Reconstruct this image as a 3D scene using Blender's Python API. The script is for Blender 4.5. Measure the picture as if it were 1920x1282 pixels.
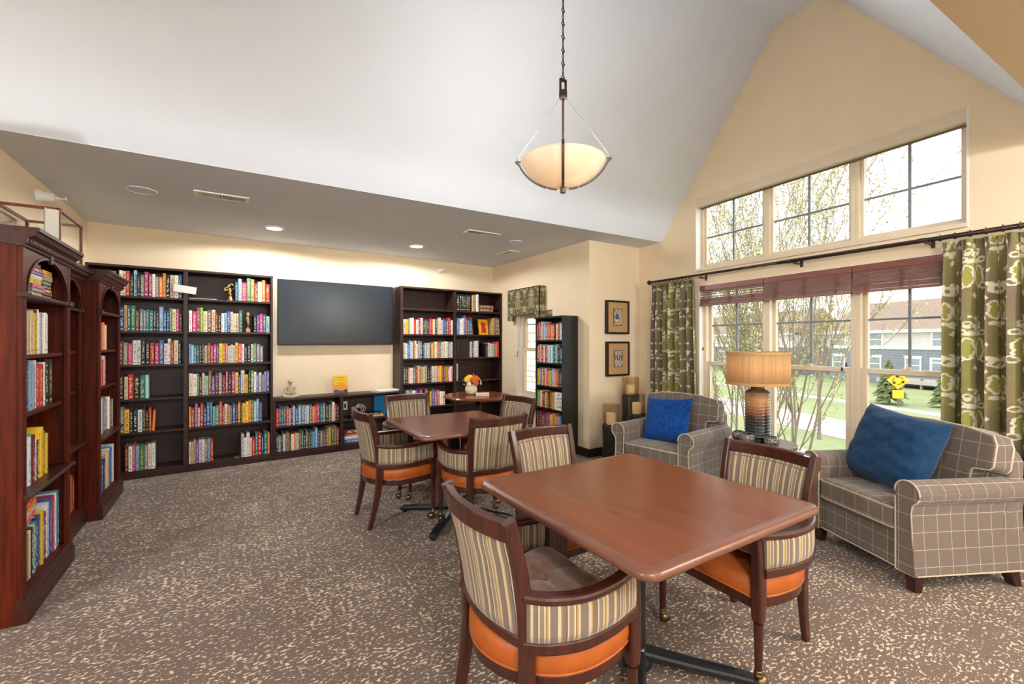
import bpy, bmesh, math, random
import numpy as np
from mathutils import Vector, Matrix
random.seed(7)
for _o in list(bpy.data.objects): bpy.data.objects.remove(_o)
scene = bpy.context.scene
COL = scene.collection
PI = math.pi

# ------------------------------------------------------------------ camera
CAM_H = 1.37
YAW = math.radians(32.214)
cam_d = bpy.data.cameras.new('camera'); cam = bpy.data.objects.new('camera', cam_d); COL.objects.link(cam)
cam.location = (0, 0, CAM_H); cam.rotation_euler = (PI/2, 0, -YAW)
cam_d.sensor_fit = 'HORIZONTAL'; cam_d.sensor_width = 36.0; cam_d.lens = 838.0/1920*36
cam_d.clip_start = 0.02; cam_d.clip_end = 500
scene.camera = cam

# ------------------------------------------------------------------ world (overcast sky) and exposure
world = bpy.data.worlds.new('overcast_sky'); scene.world = world; world.use_nodes = True
_nt = world.node_tree; _bg = _nt.nodes['Background']
_tc = _nt.nodes.new('ShaderNodeTexCoord'); _ns = _nt.nodes.new('ShaderNodeTexNoise'); _rp = _nt.nodes.new('ShaderNodeValToRGB')
_ns.inputs['Scale'].default_value = 2.2; _ns.inputs['Detail'].default_value = 5
_rp.color_ramp.elements[0].position = 0.35; _rp.color_ramp.elements[0].color = (0.84, 0.87, 0.92, 1)
_rp.color_ramp.elements[1].position = 0.65; _rp.color_ramp.elements[1].color = (0.96, 0.98, 1.0, 1)
_nt.links.new(_tc.outputs['Generated'], _ns.inputs['Vector']); _nt.links.new(_ns.outputs['Fac'], _rp.inputs['Fac'])
_nt.links.new(_rp.outputs['Color'], _bg.inputs['Color']); _bg.inputs['Strength'].default_value = 1.05
vs = scene.view_settings
vs.view_transform = 'Standard'; vs.look = 'None'; vs.gamma = 1.0; vs.use_curve_mapping = False; vs.exposure = 1.75
WARM = (0.97, 0.985, 1.0)
CEIL_Z = 2.58
def lamp(name, kind, loc, energy, color=WARM, size=0.1, rot=(0, 0, 0), spot=None, parent=None):
    d = bpy.data.lights.new(name, kind); d.energy = energy; d.color = color
    if kind == 'AREA': d.shape = 'DISK'; d.size = size
    elif kind == 'POINT': d.shadow_soft_size = size
    elif kind == 'SPOT': d.shadow_soft_size = size; d.spot_size = spot or 2.2; d.spot_blend = 0.15
    o = bpy.data.objects.new(name, d); COL.objects.link(o); o.location = loc; o.rotation_euler = rot
    if parent: o.parent = parent
    return o
P_CAN, P_FILLCAN, P_PENDANT_UP, P_FLUSHFILL, P_LAMP = 31.0, 10.0, 12.0, 68.0, 0.9

# ------------------------------------------------------------------ helpers
def lin(c):
    c = c/255.0
    return c/12.92 if c <= 0.04045 else ((c+0.055)/1.055)**2.4
def C(r, g, b): return (lin(r), lin(g), lin(b), 1.0)
def nmat(name):
    m = bpy.data.materials.new(name); m.use_nodes = True
    nt = m.node_tree; return m, nt, nt.nodes['Principled BSDF'], nt.nodes, nt.links
def setp(b, rough=0.5, spec=0.5, metal=0.0, coat=0.0, sheen=0.0):
    b.inputs['Roughness'].default_value = rough; b.inputs['Specular IOR Level'].default_value = spec
    b.inputs['Metallic'].default_value = metal; b.inputs['Coat Weight'].default_value = coat
    b.inputs['Sheen Weight'].default_value = sheen
def mathn(nt, op, a, b=None, c=None):
    n = nt.nodes.new('ShaderNodeMath'); n.operation = op
    for i, v in enumerate((a, b, c)):
        if v is None: continue
        if isinstance(v, (int, float)): n.inputs[i].default_value = v
        else: nt.links.new(v, n.inputs[i])
    return n.outputs[0]
def mixc(nt, fac, a, b):
    n = nt.nodes.new('ShaderNodeMix'); n.data_type = 'RGBA'
    if isinstance(fac, (int, float)): n.inputs[0].default_value = fac
    else: nt.links.new(fac, n.inputs[0])
    for i, v in ((6, a), (7, b)):
        if isinstance(v, tuple): n.inputs[i].default_value = v
        else: nt.links.new(v, n.inputs[i])
    return n.outputs[2]
def noise(nt, scale, detail=3, rough=0.5, vec=None, stretch=None, coord='Object'):
    if vec is None:
        tc = nt.nodes.new('ShaderNodeTexCoord'); vec = tc.outputs[coord]
    if stretch:
        mp = nt.nodes.new('ShaderNodeMapping'); mp.inputs['Scale'].default_value = stretch
        nt.links.new(vec, mp.inputs['Vector']); vec = mp.outputs[0]
    n = nt.nodes.new('ShaderNodeTexNoise'); n.inputs['Scale'].default_value = scale
    n.inputs['Detail'].default_value = detail; n.inputs['Roughness'].default_value = rough
    nt.links.new(vec, n.inputs['Vector']); return n.outputs['Fac']
def ramp(nt, fac, stops, interp='LINEAR'):
    r = nt.nodes.new('ShaderNodeValToRGB'); r.color_ramp.interpolation = interp
    els = r.color_ramp.elements
    while len(els) < len(stops): els.new(0.5)
    for e, (p, c) in zip(els, stops): e.position = p; e.color = c
    nt.links.new(fac, r.inputs['Fac']); return r.outputs['Color']
def bump(nt, b, h, strength=0.3, dist=0.01):
    n = nt.nodes.new('ShaderNodeBump'); n.inputs['Strength'].default_value = strength; n.inputs['Distance'].default_value = dist
    nt.links.new(h, n.inputs['Height']); nt.links.new(n.outputs[0], b.inputs['Normal'])
def plain(name, col, rough=0.5, spec=0.5, metal=0.0, coat=0.0, var=0.06, scale=12, sheen=0.0, bumps=0.0):
    m, nt, b, N, L = nmat(name); setp(b, rough, spec, metal, coat, sheen)
    f = noise(nt, scale, 4)
    lo = tuple(x*(1-var) for x in col[:3])+(1,); hi = tuple(min(1, x*(1+var)) for x in col[:3])+(1,)
    L.new(ramp(nt, f, [(0.3, lo), (0.7, hi)]), b.inputs['Base Color'])
    if bumps: bump(nt, b, noise(nt, scale*12, 3), bumps, 0.002)
    return m
def wood(name, c1, c2, rough=0.35, axis=1, scale=1.0, coat=0.0, spec=0.5):
    m, nt, b, N, L = nmat(name); setp(b, rough, spec, 0, coat); b.inputs['Coat Roughness'].default_value = 0.08
    st = [14*scale]*3; st[axis] = 0.9*scale
    f = noise(nt, 3.0, 3, 0.6, stretch=tuple(st))
    st2 = [46*scale]*3; st2[axis] = 2.0*scale
    g = noise(nt, 2.0, 1, 0.5, stretch=tuple(st2))
    mid = tuple((a+c)/2 for a, c in zip(c1, c2))
    base = ramp(nt, f, [(0.28, c1), (0.5, mid), (0.72, c2)])
    dk = tuple(x*0.82 for x in mid[:3])+(1,)
    fac = mathn(nt, 'MULTIPLY', g, 0.25)
    L.new(mixc(nt, fac, base, dk), b.inputs['Base Color'])
    return m

# ---- materials
M = {}
M['wall'] = plain('wall_tan_paint', C(234, 214, 182), 0.8, 0.2, var=0.02, scale=3, bumps=0.08)
M['white'] = plain('ceiling_white_paint', C(226, 232, 242), 0.85, 0.2, var=0.012, scale=2, bumps=0.05)
M['soffit_tan'] = plain('soffit_tan_paint', C(184, 166, 136), 0.85, 0.2, var=0.02, scale=3)
M['vinyl'] = plain('window_vinyl_almond', C(222, 205, 178), 0.4, 0.4, var=0.02)
M['trimwhite'] = plain('white_trim', C(236, 234, 228), 0.45, 0.4, var=0.02)
M['muntin'] = plain('grey_muntin', C(128, 132, 132), 0.4, 0.4, var=0.04)
M['base'] = wood('dark_baseboard', C(48, 28, 22), C(66, 38, 30), 0.4, 0)
M['espresso'] = wood('espresso_laminate', C(40, 22, 19), C(68, 41, 35), 0.4, 0, spec=0.35)
M['cherry'] = wood('cherry_stain', C(48, 12, 4), C(100, 34, 12), 0.45, 2, spec=0.16)
M['cherry_dark'] = wood('cherry_stain_moulding', C(44, 18, 12), C(74, 36, 25), 0.38, 1, spec=0.3)
M['blackcase'] = wood('black_ash_laminate', C(20, 24, 24), C(36, 40, 39), 0.3, 2)
M['chairwood'] = wood('mahogany_chair_frame', C(46, 18, 12), C(80, 38, 26), 0.28, 2, coat=0.15)
def make_tabletop():
    m, nt, b, N, L = nmat('mahogany_table_laminate'); setp(b, 0.22, 0.55)
    f = noise(nt, 1.0, 2, 0.5, stretch=(26, 1.6, 1)); g = noise(nt, 1.0, 1, 0.5, stretch=(7, 0.7, 1))
    s = mathn(nt, 'ADD', mathn(nt, 'MULTIPLY', f, 0.6), mathn(nt, 'MULTIPLY', g, 0.4))
    L.new(ramp(nt, s, [(0.34, C(105, 49, 26)), (0.5, C(112, 54, 29)), (0.66, C(120, 60, 33))]), b.inputs['Base Color']); return m
M['tabletop'] = make_tabletop()
M['tableedge'] = plain('table_edge_brown', C(112, 70, 54), 0.3, 0.5, var=0.04)
M['iron'] = plain('black_cast_iron', C(24, 25, 27), 0.35, 0.5, var=0.1)
M['brass'] = plain('antique_brass', C(126, 104, 72), 0.3, 0.5, 0.9, var=0.15)
M['bronze'] = plain('dark_bronze', C(66, 52, 44), 0.35, 0.5, 0.6, var=0.1)
M['nickel'] = plain('brushed_bronze_nickel', C(120, 108, 94), 0.4, 0.5, 0.7, var=0.08)
M['orange'] = plain('orange_leather', C(166, 84, 30), 0.42, 0.4, var=0.10, scale=18, bumps=0.06)
M['plush'] = plain('brown_plush', C(134, 98, 82), 0.95, 0.1, var=0.25, scale=40, sheen=0.4, bumps=0.5)
M['piping'] = plain('cream_piping', C(196, 178, 152), 0.8, 0.2, var=0.03)
M['velvet'] = plain('royal_blue_velvet', C(8, 62, 128), 0.75, 0.1, var=0.35, scale=34, sheen=0.12, bumps=0.4)
M['corduroy'] = plain('dark_teal_blue_corduroy', C(28, 60, 92), 0.85, 0.1, var=0.22, scale=26, sheen=0.1, bumps=0.4)
M['darkleg'] = wood('dark_walnut_leg', C(44, 20, 16), C(70, 34, 26), 0.3, 2)
M['endtable'] = wood('grey_walnut_top', C(96, 80, 70), C(124, 106, 94), 0.35, 0)
M['blackwood'] = plain('black_wood', C(40, 34, 32), 0.4, 0.4, var=0.15)
M['wax'] = plain('candle_wax', C(246, 230, 200), 0.5, 0.3, var=0.03)
M['cream_ceramic'] = plain('cream_ceramic', C(222, 206, 176), 0.35, 0.5, var=0.06)
M['stone'] = plain('grey_cast_stone', C(184, 168, 142), 0.85, 0.2, var=0.14, scale=30)
M['gold'] = plain('gold_figurine', C(198, 158, 82), 0.35, 0.5, 0.6, var=0.15)
M['paper'] = plain('white_paper', C(232, 228, 220), 0.8, 0.2, var=0.02)
M['tvscreen'] = plain('television_glass', C(34, 42, 48), 0.25, 0.3, var=0.03)
M['black'] = plain('black_plastic', C(22, 22, 24), 0.35, 0.4, var=0.1)
M['plastic'] = plain('white_plastic', C(236, 233, 226), 0.4, 0.4, var=0.02)
M['matburlap'] = plain('burlap_mat', C(190, 150, 102), 0.9, 0.1, var=0.08, scale=60)
M['bark'] = plain('tree_bark', C(148, 132, 118), 0.9, 0.1, var=0.15, scale=20)
M['leafbud'] = plain('spring_buds', C(190, 188, 128), 0.8, 0.2, var=0.18, scale=3)
M['evergreen'] = plain('spruce_needles', C(104, 112, 74), 0.9, 0.1, var=0.25, scale=6)
M['concrete'] = plain('pale_concrete', C(174, 164, 158), 0.9, 0.1, var=0.05, scale=1)
M['roof'] = plain('brown_shingles', C(142, 124, 110), 0.9, 0.1, var=0.10, scale=3)
M['bluesiding'] = plain('blue_grey_siding', C(126, 132, 138), 0.8, 0.2, var=0.03, scale=0.8)
M['whitesiding'] = plain('off_white_siding', C(196, 188, 184), 0.8, 0.2, var=0.03, scale=0.8)
M['housewin'] = plain('house_window_glass', C(132, 138, 138), 0.15, 0.5, var=0.12, scale=0.7)
M['signyellow'] = plain('yellow_sign', C(250, 186, 40), 0.5, 0.4, var=0.02)
M['palestone'] = plain('pale_limestone', C(226, 208, 176), 0.9, 0.1, var=0.12, scale=5)
M['mortar'] = plain('mortar', C(196, 186, 168), 0.95, 0.1, var=0.05)
M['rattan'] = wood('mauve_brown_slats', C(122, 82, 74), C(152, 110, 100), 0.45, 1)
M['valance_wood'] = wood('blind_headrail', C(116, 64, 54), C(140, 84, 72), 0.35, 1)
M['boxwood'] = wood('orange_brown_frame', C(112, 52, 28), C(150, 80, 46), 0.35, 2)
M['terra'] = plain('shelf_box_leather', C(140, 70, 46), 0.45, 0.4, var=0.1)

def emis(name, col, strength, base=None, rough=0.5):
    m, nt, b, N, L = nmat(name); setp(b, rough)
    b.inputs['Base Color'].default_value = base or col
    b.inputs['Emission Color'].default_value = col; b.inputs['Emission Strength'].default_value = strength
    f = noise(nt, 9, 3); L.new(ramp(nt, f, [(0.3, tuple(x*0.94 for x in (base or col)[:3])+(1,)), (0.7, base or col)]), b.inputs['Base Color'])
    return m
M['canlens'] = emis('lit_downlight_lens', (1.0, 0.9, 0.76, 1), 9.0)
def make_alabaster():
    m, nt, b, N, L = nmat('lit_alabaster_bowl'); setp(b, 0.35)
    col = ramp(nt, noise(nt, 7, 4), [(0.3, C(242, 222, 194)), (0.7, C(250, 238, 218))])
    L.new(col, b.inputs['Base Color'])
    out = N['Material Output']
    tr = N.new('ShaderNodeBsdfTranslucent'); L.new(col, tr.inputs['Color'])
    mx = N.new('ShaderNodeMixShader'); mx.inputs[0].default_value = 0.10
    L.new(b.outputs[0], mx.inputs[1]); L.new(tr.outputs[0], mx.inputs[2]); L.new(mx.outputs[0], out.inputs['Surface'])
    return m
M['alabaster'] = make_alabaster()
def make_shade():
    m, nt, b, N, L = nmat('lamp_shade_silk'); setp(b, 0.8, 0.1)
    col = ramp(nt, noise(nt, 60, 2, stretch=(1, 1, 0.02)), [(0.35, C(214, 178, 130)), (0.65, C(232, 198, 150))])
    L.new(col, b.inputs['Base Color']); out = N['Material Output']
    tr = N.new('ShaderNodeBsdfTranslucent'); L.new(col, tr.inputs['Color'])
    mx = N.new('ShaderNodeMixShader'); mx.inputs[0].default_value = 0.5
    L.new(b.outputs[0], mx.inputs[1]); L.new(tr.outputs[0], mx.inputs[2]); L.new(mx.outputs[0], out.inputs['Surface'])
    return m
M['shade'] = make_shade()
def make_glass(name, tint, refl=0.6):
    m, nt, b, N, L = nmat(name); N.remove(b); out = N['Material Output']
    tr = N.new('ShaderNodeBsdfTransparent'); tr.inputs[0].default_value = tint
    gl = N.new('ShaderNodeBsdfGlossy'); gl.inputs['Roughness'].default_value = 0.02
    geo = N.new('ShaderNodeNewGeometry'); dt = N.new('ShaderNodeVectorMath'); dt.operation = 'DOT_PRODUCT'; L.new(geo.outputs['Normal'], dt.inputs[0]); L.new(geo.outputs['Incoming'], dt.inputs[1])
    sch = mathn(nt, 'ADD', 0.04, mathn(nt, 'MULTIPLY', 0.96, mathn(nt, 'POWER', mathn(nt, 'SUBTRACT', 1.0, mathn(nt, 'ABSOLUTE', dt.outputs['Value'])), 5.0)))
    mx = N.new('ShaderNodeMixShader')
    L.new(mathn(nt, 'MULTIPLY', sch, refl), mx.inputs[0]); L.new(tr.outputs[0], mx.inputs[1]); L.new(gl.outputs[0], mx.inputs[2])
    L.new(mx.outputs[0], out.inputs['Surface']); return m
M['glass'] = make_glass('window_glass', (0.98, 0.99, 0.985, 1))
M['amberglass'] = make_glass('smoked_amber_glass', (0.94, 0.88, 0.79, 1), 0.9)

def make_carpet():
    m, nt, b, N, L = nmat('flecked_taupe_carpet'); setp(b, 0.95, 0.08, sheen=0.15)
    fine = noise(nt, 1.0, 2, 0.55, stretch=(46, 80, 1))
    mid = noise(nt, 1.0, 3, 0.6, stretch=(9, 15, 1))
    big = noise(nt, 1.0, 2, 0.5, stretch=(1.6, 2.2, 1))
    s = mathn(nt, 'ADD', mathn(nt, 'ADD', fine, mathn(nt, 'MULTIPLY', mid, 0.30)), mathn(nt, 'MULTIPLY', big, 0.16))
    mr = N.new('ShaderNodeMapRange'); L.new(s, mr.inputs[0]); mr.inputs[1].default_value = 0.80; mr.inputs[2].default_value = 0.84
    weave = noise(nt, 1.0, 2, 0.5, stretch=(150, 190, 1))
    base = ramp(nt, weave, [(0.3, C(90, 75, 66)), (0.7, C(124, 105, 93))])
    L.new(mixc(nt, mr.outputs[0], base, C(214, 194, 168)), b.inputs['Base Color'])
    bump(nt, b, weave, 0.5, 0.004); return m
M['carpet'] = make_carpet()
def make_stripe():
    m, nt, b, N, L = nmat('striped_upholstery'); setp(b, 0.8, 0.2, sheen=0.2)
    uv = N.new('ShaderNodeUVMap'); sp = N.new('ShaderNodeSeparateXYZ'); L.new(uv.outputs[0], sp.inputs[0])
    fr = mathn(nt, 'FRACT', mathn(nt, 'DIVIDE', sp.outputs[0], 0.088))
    tau, cr, yl, br, g = C(116, 102, 90), C(192, 177, 148), C(172, 140, 72), C(72, 46, 37), C(132, 117, 101)
    col = ramp(nt, fr, [(0.0, tau), (0.20, cr), (0.30, yl), (0.34, tau), (0.48, br), (0.51, cr), (0.57, g), (0.72, cr), (0.78, br), (0.80, yl), (0.87, cr), (0.93, tau)], 'CONSTANT')
    w = noise(nt, 300, 2); L.new(mixc(nt, mathn(nt, 'MULTIPLY', w, 0.25), col, C(120, 104, 90)), b.inputs['Base Color'])
    bump(nt, b, w, 0.15, 0.001); return m
M['stripe'] = make_stripe()
def make_plaid():
    m, nt, b, N, L = nmat('taupe_windowpane_plaid'); setp(b, 0.9, 0.15, sheen=0.2)
    tc = N.new('ShaderNodeTexCoord'); sp = N.new('ShaderNodeSeparateXYZ'); L.new(tc.outputs['Object'], sp.inputs[0])
    geo = N.new('ShaderNodeNewGeometry'); vt = N.new('ShaderNodeVectorTransform'); vt.vector_type = 'NORMAL'; vt.convert_from = 'WORLD'; vt.convert_to = 'OBJECT'
    L.new(geo.outputs['Normal'], vt.inputs[0]); sn = N.new('ShaderNodeSeparateXYZ'); L.new(vt.outputs[0], sn.inputs[0])
    tot = None
    for i, off in enumerate((0.043, 0.02, 0.06)):
        fr = mathn(nt, 'FRACT', mathn(nt, 'DIVIDE', mathn(nt, 'ADD', sp.outputs[i], 10+off), 0.092))
        ln = mathn(nt, 'LESS_THAN', fr, 0.032)
        k = mathn(nt, 'LESS_THAN', mathn(nt, 'ABSOLUTE', sn.outputs[i]), 0.72)
        v = mathn(nt, 'MULTIPLY', ln, k); tot = v if tot is None else mathn(nt, 'MAXIMUM', tot, v)
    w = noise(nt, 220, 2); base = ramp(nt, w, [(0.3, C(98, 88, 80)), (0.7, C(118, 106, 96))])
    L.new(mixc(nt, mathn(nt, 'MULTIPLY', tot, 0.85), base, C(188, 170, 148)), b.inputs['Base Color'])
    bump(nt, b, w, 0.2, 0.001); return m
M['plaid'] = make_plaid()
def make_attr(name, rough=0.5, ink=False, spec=0.4):
    m, nt, b, N, L = nmat(name); setp(b, rough, spec)
    a = N.new('ShaderNodeAttribute'); a.attribute_name = 'col'
    col = a.outputs['Color']
    if ink:
        k = N.new('ShaderNodeAttribute'); k.attribute_name = 'ink'
        uv = N.new('ShaderNodeUVMap'); sp = N.new('ShaderNodeSeparateXYZ'); L.new(uv.outputs[0], sp.inputs[0])
        oi = N.new('ShaderNodeObjectInfo'); seed = mathn(nt, 'MULTIPLY', oi.outputs['Random'], 40)
        cmb = N.new('ShaderNodeCombineXYZ'); L.new(mathn(nt, 'MULTIPLY', sp.outputs[0], 4.0), cmb.inputs[0]); L.new(mathn(nt, 'MULTIPLY', sp.outputs[1], 22.0), cmb.inputs[1]); L.new(mathn(nt, 'ADD', seed, mathn(nt, 'MULTIPLY', k.outputs['Alpha'], 37)), cmb.inputs[2])
        n = noise(nt, 1.0, 1, 0.5, vec=cmb.outputs[0])
        t = mathn(nt, 'GREATER_THAN', n, 0.53)
        du = mathn(nt, 'LESS_THAN', mathn(nt, 'ABSOLUTE', mathn(nt, 'SUBTRACT', sp.outputs[0], 0.5)), 0.24)
        dv = mathn(nt, 'LESS_THAN', mathn(nt, 'ABSOLUTE', mathn(nt, 'SUBTRACT', sp.outputs[1], 0.55)), 0.33)
        foot = mathn(nt, 'LESS_THAN', mathn(nt, 'ABSOLUTE', mathn(nt, 'SUBTRACT', sp.outputs[1], 0.09)), 0.025)
        mk = mathn(nt, 'MAXIMUM', mathn(nt, 'MULTIPLY', t, mathn(nt, 'MULTIPLY', du, dv)), mathn(nt, 'MULTIPLY', du, foot))
        col = mixc(nt, mathn(nt, 'MULTIPLY', mk, 0.8), col, k.outputs['Color'])
    else:
        f = noise(nt, 60, 3); col = mixc(nt, mathn(nt, 'MULTIPLY', f, 0.14), col, (0.25, 0.2, 0.15, 1))
    L.new(col, b.inputs['Base Color']); return m
M['book'] = make_attr('book_jacket', 0.42, True)
M['ikat'] = make_attr('ikat_print_fabric', 0.85, False, 0.15)
M['attr'] = make_attr('painted_print', 0.5)
def make_grass():
    m, nt, b, N, L = nmat('spring_lawn'); setp(b, 0.95, 0.1)
    f = noise(nt, 0.35, 6, 0.65); g = noise(nt, 9, 3)
    c = ramp(nt, f, [(0.3, C(126, 136, 92)), (0.55, C(146, 152, 112)), (0.75, C(162, 158, 126))])
    L.new(mixc(nt, mathn(nt, 'MULTIPLY', g, 0.3), c, C(116, 128, 80)), b.inputs['Base Color']); return m
M['grass'] = make_grass()
def make_lampbase():
    m, nt, b, N, L = nmat('reactive_glaze_ceramic'); setp(b, 0.22, 0.5, coat=0.5)
    tc = N.new('ShaderNodeTexCoord'); sp = N.new('ShaderNodeSeparateXYZ'); L.new(tc.outputs['Object'], sp.inputs[0])
    n = noise(nt, 14, 4); z = mathn(nt, 'ADD', sp.outputs[2], mathn(nt, 'MULTIPLY', mathn(nt, 'SUBTRACT', n, 0.5), 0.06))
    c = ramp(nt, mathn(nt, 'DIVIDE', z, 0.42), [(0.0, C(20, 32, 32)), (0.30, C(26, 32, 34)), (0.46, C(46, 22, 22)), (0.62, C(130, 78, 42)), (0.8, C(172, 124, 74)), (0.95, C(120, 92, 66))])
    L.new(c, b.inputs['Base Color']); return m
M['lampbase'] = make_lampbase()
def make_weave():
    m, nt, b, N, L = nmat('pewter_basket_weave'); setp(b, 0.3, 0.5, 0.7)
    tc = N.new('ShaderNodeTexCoord'); ck = N.new('ShaderNodeTexVoronoi'); ck.inputs['Scale'].default_value = 130
    L.new(tc.outputs['Object'], ck.inputs['Vector'])
    L.new(ramp(nt, ck.outputs['Distance'], [(0.15, C(206, 198, 188)), (0.55, C(84, 78, 74))]), b.inputs['Base Color'])
    bump(nt, b, ck.outputs['Distance'], 0.8, 0.004); return m
M['weave'] = make_weave()

# ------------------------------------------------------------------ mesh builder
class MB:
    def __init__(s): s.v = []; s.f = []; s.uv = []; s.col = []; s.ink = []; s.fm = []; s.mi = 0
    def add(s, vs_, fs, uv=None, col=None, ink=None):
        o = len(s.v); s.v += [tuple(p) for p in vs_]; s.f += [tuple(i+o for i in q) for q in fs]
        s.uv += list(uv) if uv is not None else [(-1.0, -1.0)]*len(vs_)
        s.col += list(col) if isinstance(col, list) else [col or (0.5, 0.5, 0.5, 1)]*len(vs_)
        s.ink += [ink or (0.5, 0.5, 0.5, 1)]*len(vs_); s.fm += [s.mi]*len(fs); return s
    def box(s, x0, y0, z0, x1, y1, z1, M_=None, **k):
        p = [(x, y, z) for z in (z0, z1) for y in (y0, y1) for x in (x0, x1)]
        if M_ is not None: p = [tuple(M_ @ Vector(q)) for q in p]
        return s.add(p, [(0, 2, 3, 1), (4, 5, 7, 6), (0, 1, 5, 4), (2, 6, 7, 3), (0, 4, 6, 2), (1, 3, 7, 5)], **k)
    def lathe(s, prof, n=24, c=(0, 0, 0), M_=None, **k):
        vs_ = []; fs = []; m = len(prof)
        for r, z in prof:
            for i in range(n):
                a = 2*PI*i/n; p = Vector((r*math.cos(a), r*math.sin(a), z))
                if M_ is not None: p = M_ @ p
                vs_.append((p.x+c[0], p.y+c[1], p.z+c[2]))
        for j in range(m-1):
            for i in range(n):
                i2 = (i+1) % n; fs.append((j*n+i, j*n+i2, (j+1)*n+i2, (j+1)*n+i))
        if prof[0][0] > 1e-5: fs.append(tuple(reversed(range(n))))
        if prof[-1][0] > 1e-5: fs.append(tuple((m-1)*n+i for i in range(n)))
        return s.add(vs_, fs, **k)
    def sweep(s, path, sec, up=(0, 0, 1), scale=None, closed=False, uvu=None, **k):
        P = [Vector(p) for p in path]; n = len(P); m = len(sec); vs_ = []; fs = []; up = Vector(up)
        for i, p in enumerate(P):
            if closed: t = P[(i+1) % n]-P[i-1]
            else: t = P[min(i+1, n-1)]-P[max(i-1, 0)]
            t.normalize(); sd = t.cross(up)
            if sd.length < 1e-4: sd = t.cross(Vector((0, 1, 0)))
            sd.normalize(); u = sd.cross(t)
            sc = scale[i] if scale else 1
            for a, b in sec: vs_.append(tuple(p+sd*a*sc+u*b*sc))
        for i in range(n if closed else n-1):
            i2 = (i+1) % n
            for j in range(m):
                j2 = (j+1) % m; fs.append((i*m+j, i*m+j2, i2*m+j2, i2*m+j))
        if not closed:
            fs.append(tuple(reversed(range(m)))); fs.append(tuple((n-1)*m+j for j in range(m)))
        return s.add(vs_, fs, **k)
    def tube(s, path, r, n=8, closed=False, **k):
        sec = [(math.cos(2*PI*i/n), math.sin(2*PI*i/n)) for i in range(n)]
        if isinstance(r, (int, float)): r = [r]*len(path)
        return s.sweep(path, sec, scale=r, closed=closed, **k)
    def prism(s, poly, d, **k):
        n = len(poly); d = Vector(d); a = [Vector(p) for p in poly]; vs_ = a+[p+d for p in a]
        fs = [tuple(reversed(range(n))), tuple(range(n, 2*n))]+[(i, (i+1) % n, n+(i+1) % n, n+i) for i in range(n)]
        return s.add(vs_, fs, **k)
    def grid(s, pts, nu, nv, uv=None, col=None):
        fs = [(j*nu+i, j*nu+i+1, (j+1)*nu+i+1, (j+1)*nu+i) for j in range(nv-1) for i in range(nu-1)]
        return s.add(pts, fs, uv=uv, col=col)
    def panel(s, P, nu, nv, th, ulen, puff=0.0):
        """thick upholstered panel round a mid surface P(u, v) -> Vector; uv.x runs in metres"""
        rows = []
        for sg in (1, -1):
            for j in range(nv):
                for i in range(nu):
                    u, v = i/(nu-1), j/(nv-1); p = P(u, v); e = 1e-3
                    du = P(min(1, u+e), v)-P(max(0, u-e), v); dv = P(u, min(1, v+e))-P(u, max(0, v-e))
                    nrm = du.cross(dv).normalized()
                    t = th/2+puff*(max(0, (1-(2*u-1)**4)*(1-(2*v-1)**4))**0.5)
                    rows.append(p+nrm*t*sg)
        uv = [((i/(nu-1))*ulen, (j/(nv-1))*0.4) for _ in (0, 1) for j in range(nv) for i in range(nu)]
        o = nu*nv; fs = []
        for j in range(nv-1):
            for i in range(nu-1):
                a, b, c, d = j*nu+i, j*nu+i+1, (j+1)*nu+i+1, (j+1)*nu+i
                fs += [(a, b, c, d), (o+d, o+c, o+b, o+a)]
        edge = [i for i in range(nu)]+[j*nu+nu-1 for j in range(1, nv)]+[(nv-1)*nu+i for i in range(nu-2, -1, -1)]+[j*nu for j in range(nv-2, 0, -1)]
        for q in range(len(edge)):
            a, b = edge[q], edge[(q+1) % len(edge)]; fs.append((a, o+a, o+b, b))
        return s.add(rows, fs, uv=uv)
    def build(s, name, mat, parent=None, smooth=False, bevel=0.0, seg=2, subd=0, recalc=True):
        me = bpy.data.meshes.new(name); me.from_pydata(s.v, [], s.f)
        mats = mat if isinstance(mat, (list, tuple)) else [mat]
        for q in mats: me.materials.append(M[q] if isinstance(q, str) else q)
        if len(mats) > 1: me.polygons.foreach_set('material_index', s.fm)
        nl = len(me.loops)
        if any(u[0] != -1.0 for u in s.uv):
            lv = np.zeros(nl, dtype=np.int32); me.loops.foreach_get('vertex_index', lv)
            ul = me.uv_layers.new(name='UVMap'); ul.data.foreach_set('uv', np.array(s.uv, dtype=np.float32)[lv].ravel())
        if any(m_ in ('book', 'ikat', 'attr') for m_ in mats if isinstance(m_, str)):
            at = me.attributes.new('col', 'FLOAT_COLOR', 'POINT'); at.data.foreach_set('color', np.array(s.col, dtype=np.float32).ravel())
            at = me.attributes.new('ink', 'FLOAT_COLOR', 'POINT'); at.data.foreach_set('color', np.array(s.ink, dtype=np.float32).ravel())
        if smooth: me.polygons.foreach_set('use_smooth', [True]*len(me.polygons))
        if recalc:
            bm = bmesh.new(); bm.from_mesh(me); bmesh.ops.recalc_face_normals(bm, faces=bm.faces); bm.to_mesh(me); bm.free()
        me.update()
        o = bpy.data.objects.new(name, me); COL.objects.link(o)
        if bevel:
            b = o.modifiers.new('bevel', 'BEVEL'); b.width = bevel; b.segments = seg; b.limit_method = 'ANGLE'; b.angle_limit = 0.6
        if subd:
            b = o.modifiers.new('subd', 'SUBSURF'); b.levels = subd; b.render_levels = subd
        if parent is not None: o.parent = parent
        return o
def tag(o, label, cat=None, group=None, kind=None):
    o['label'] = label
    if cat: o['category'] = cat
    if group: o['group'] = group
    if kind: o['kind'] = kind
    return o
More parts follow.
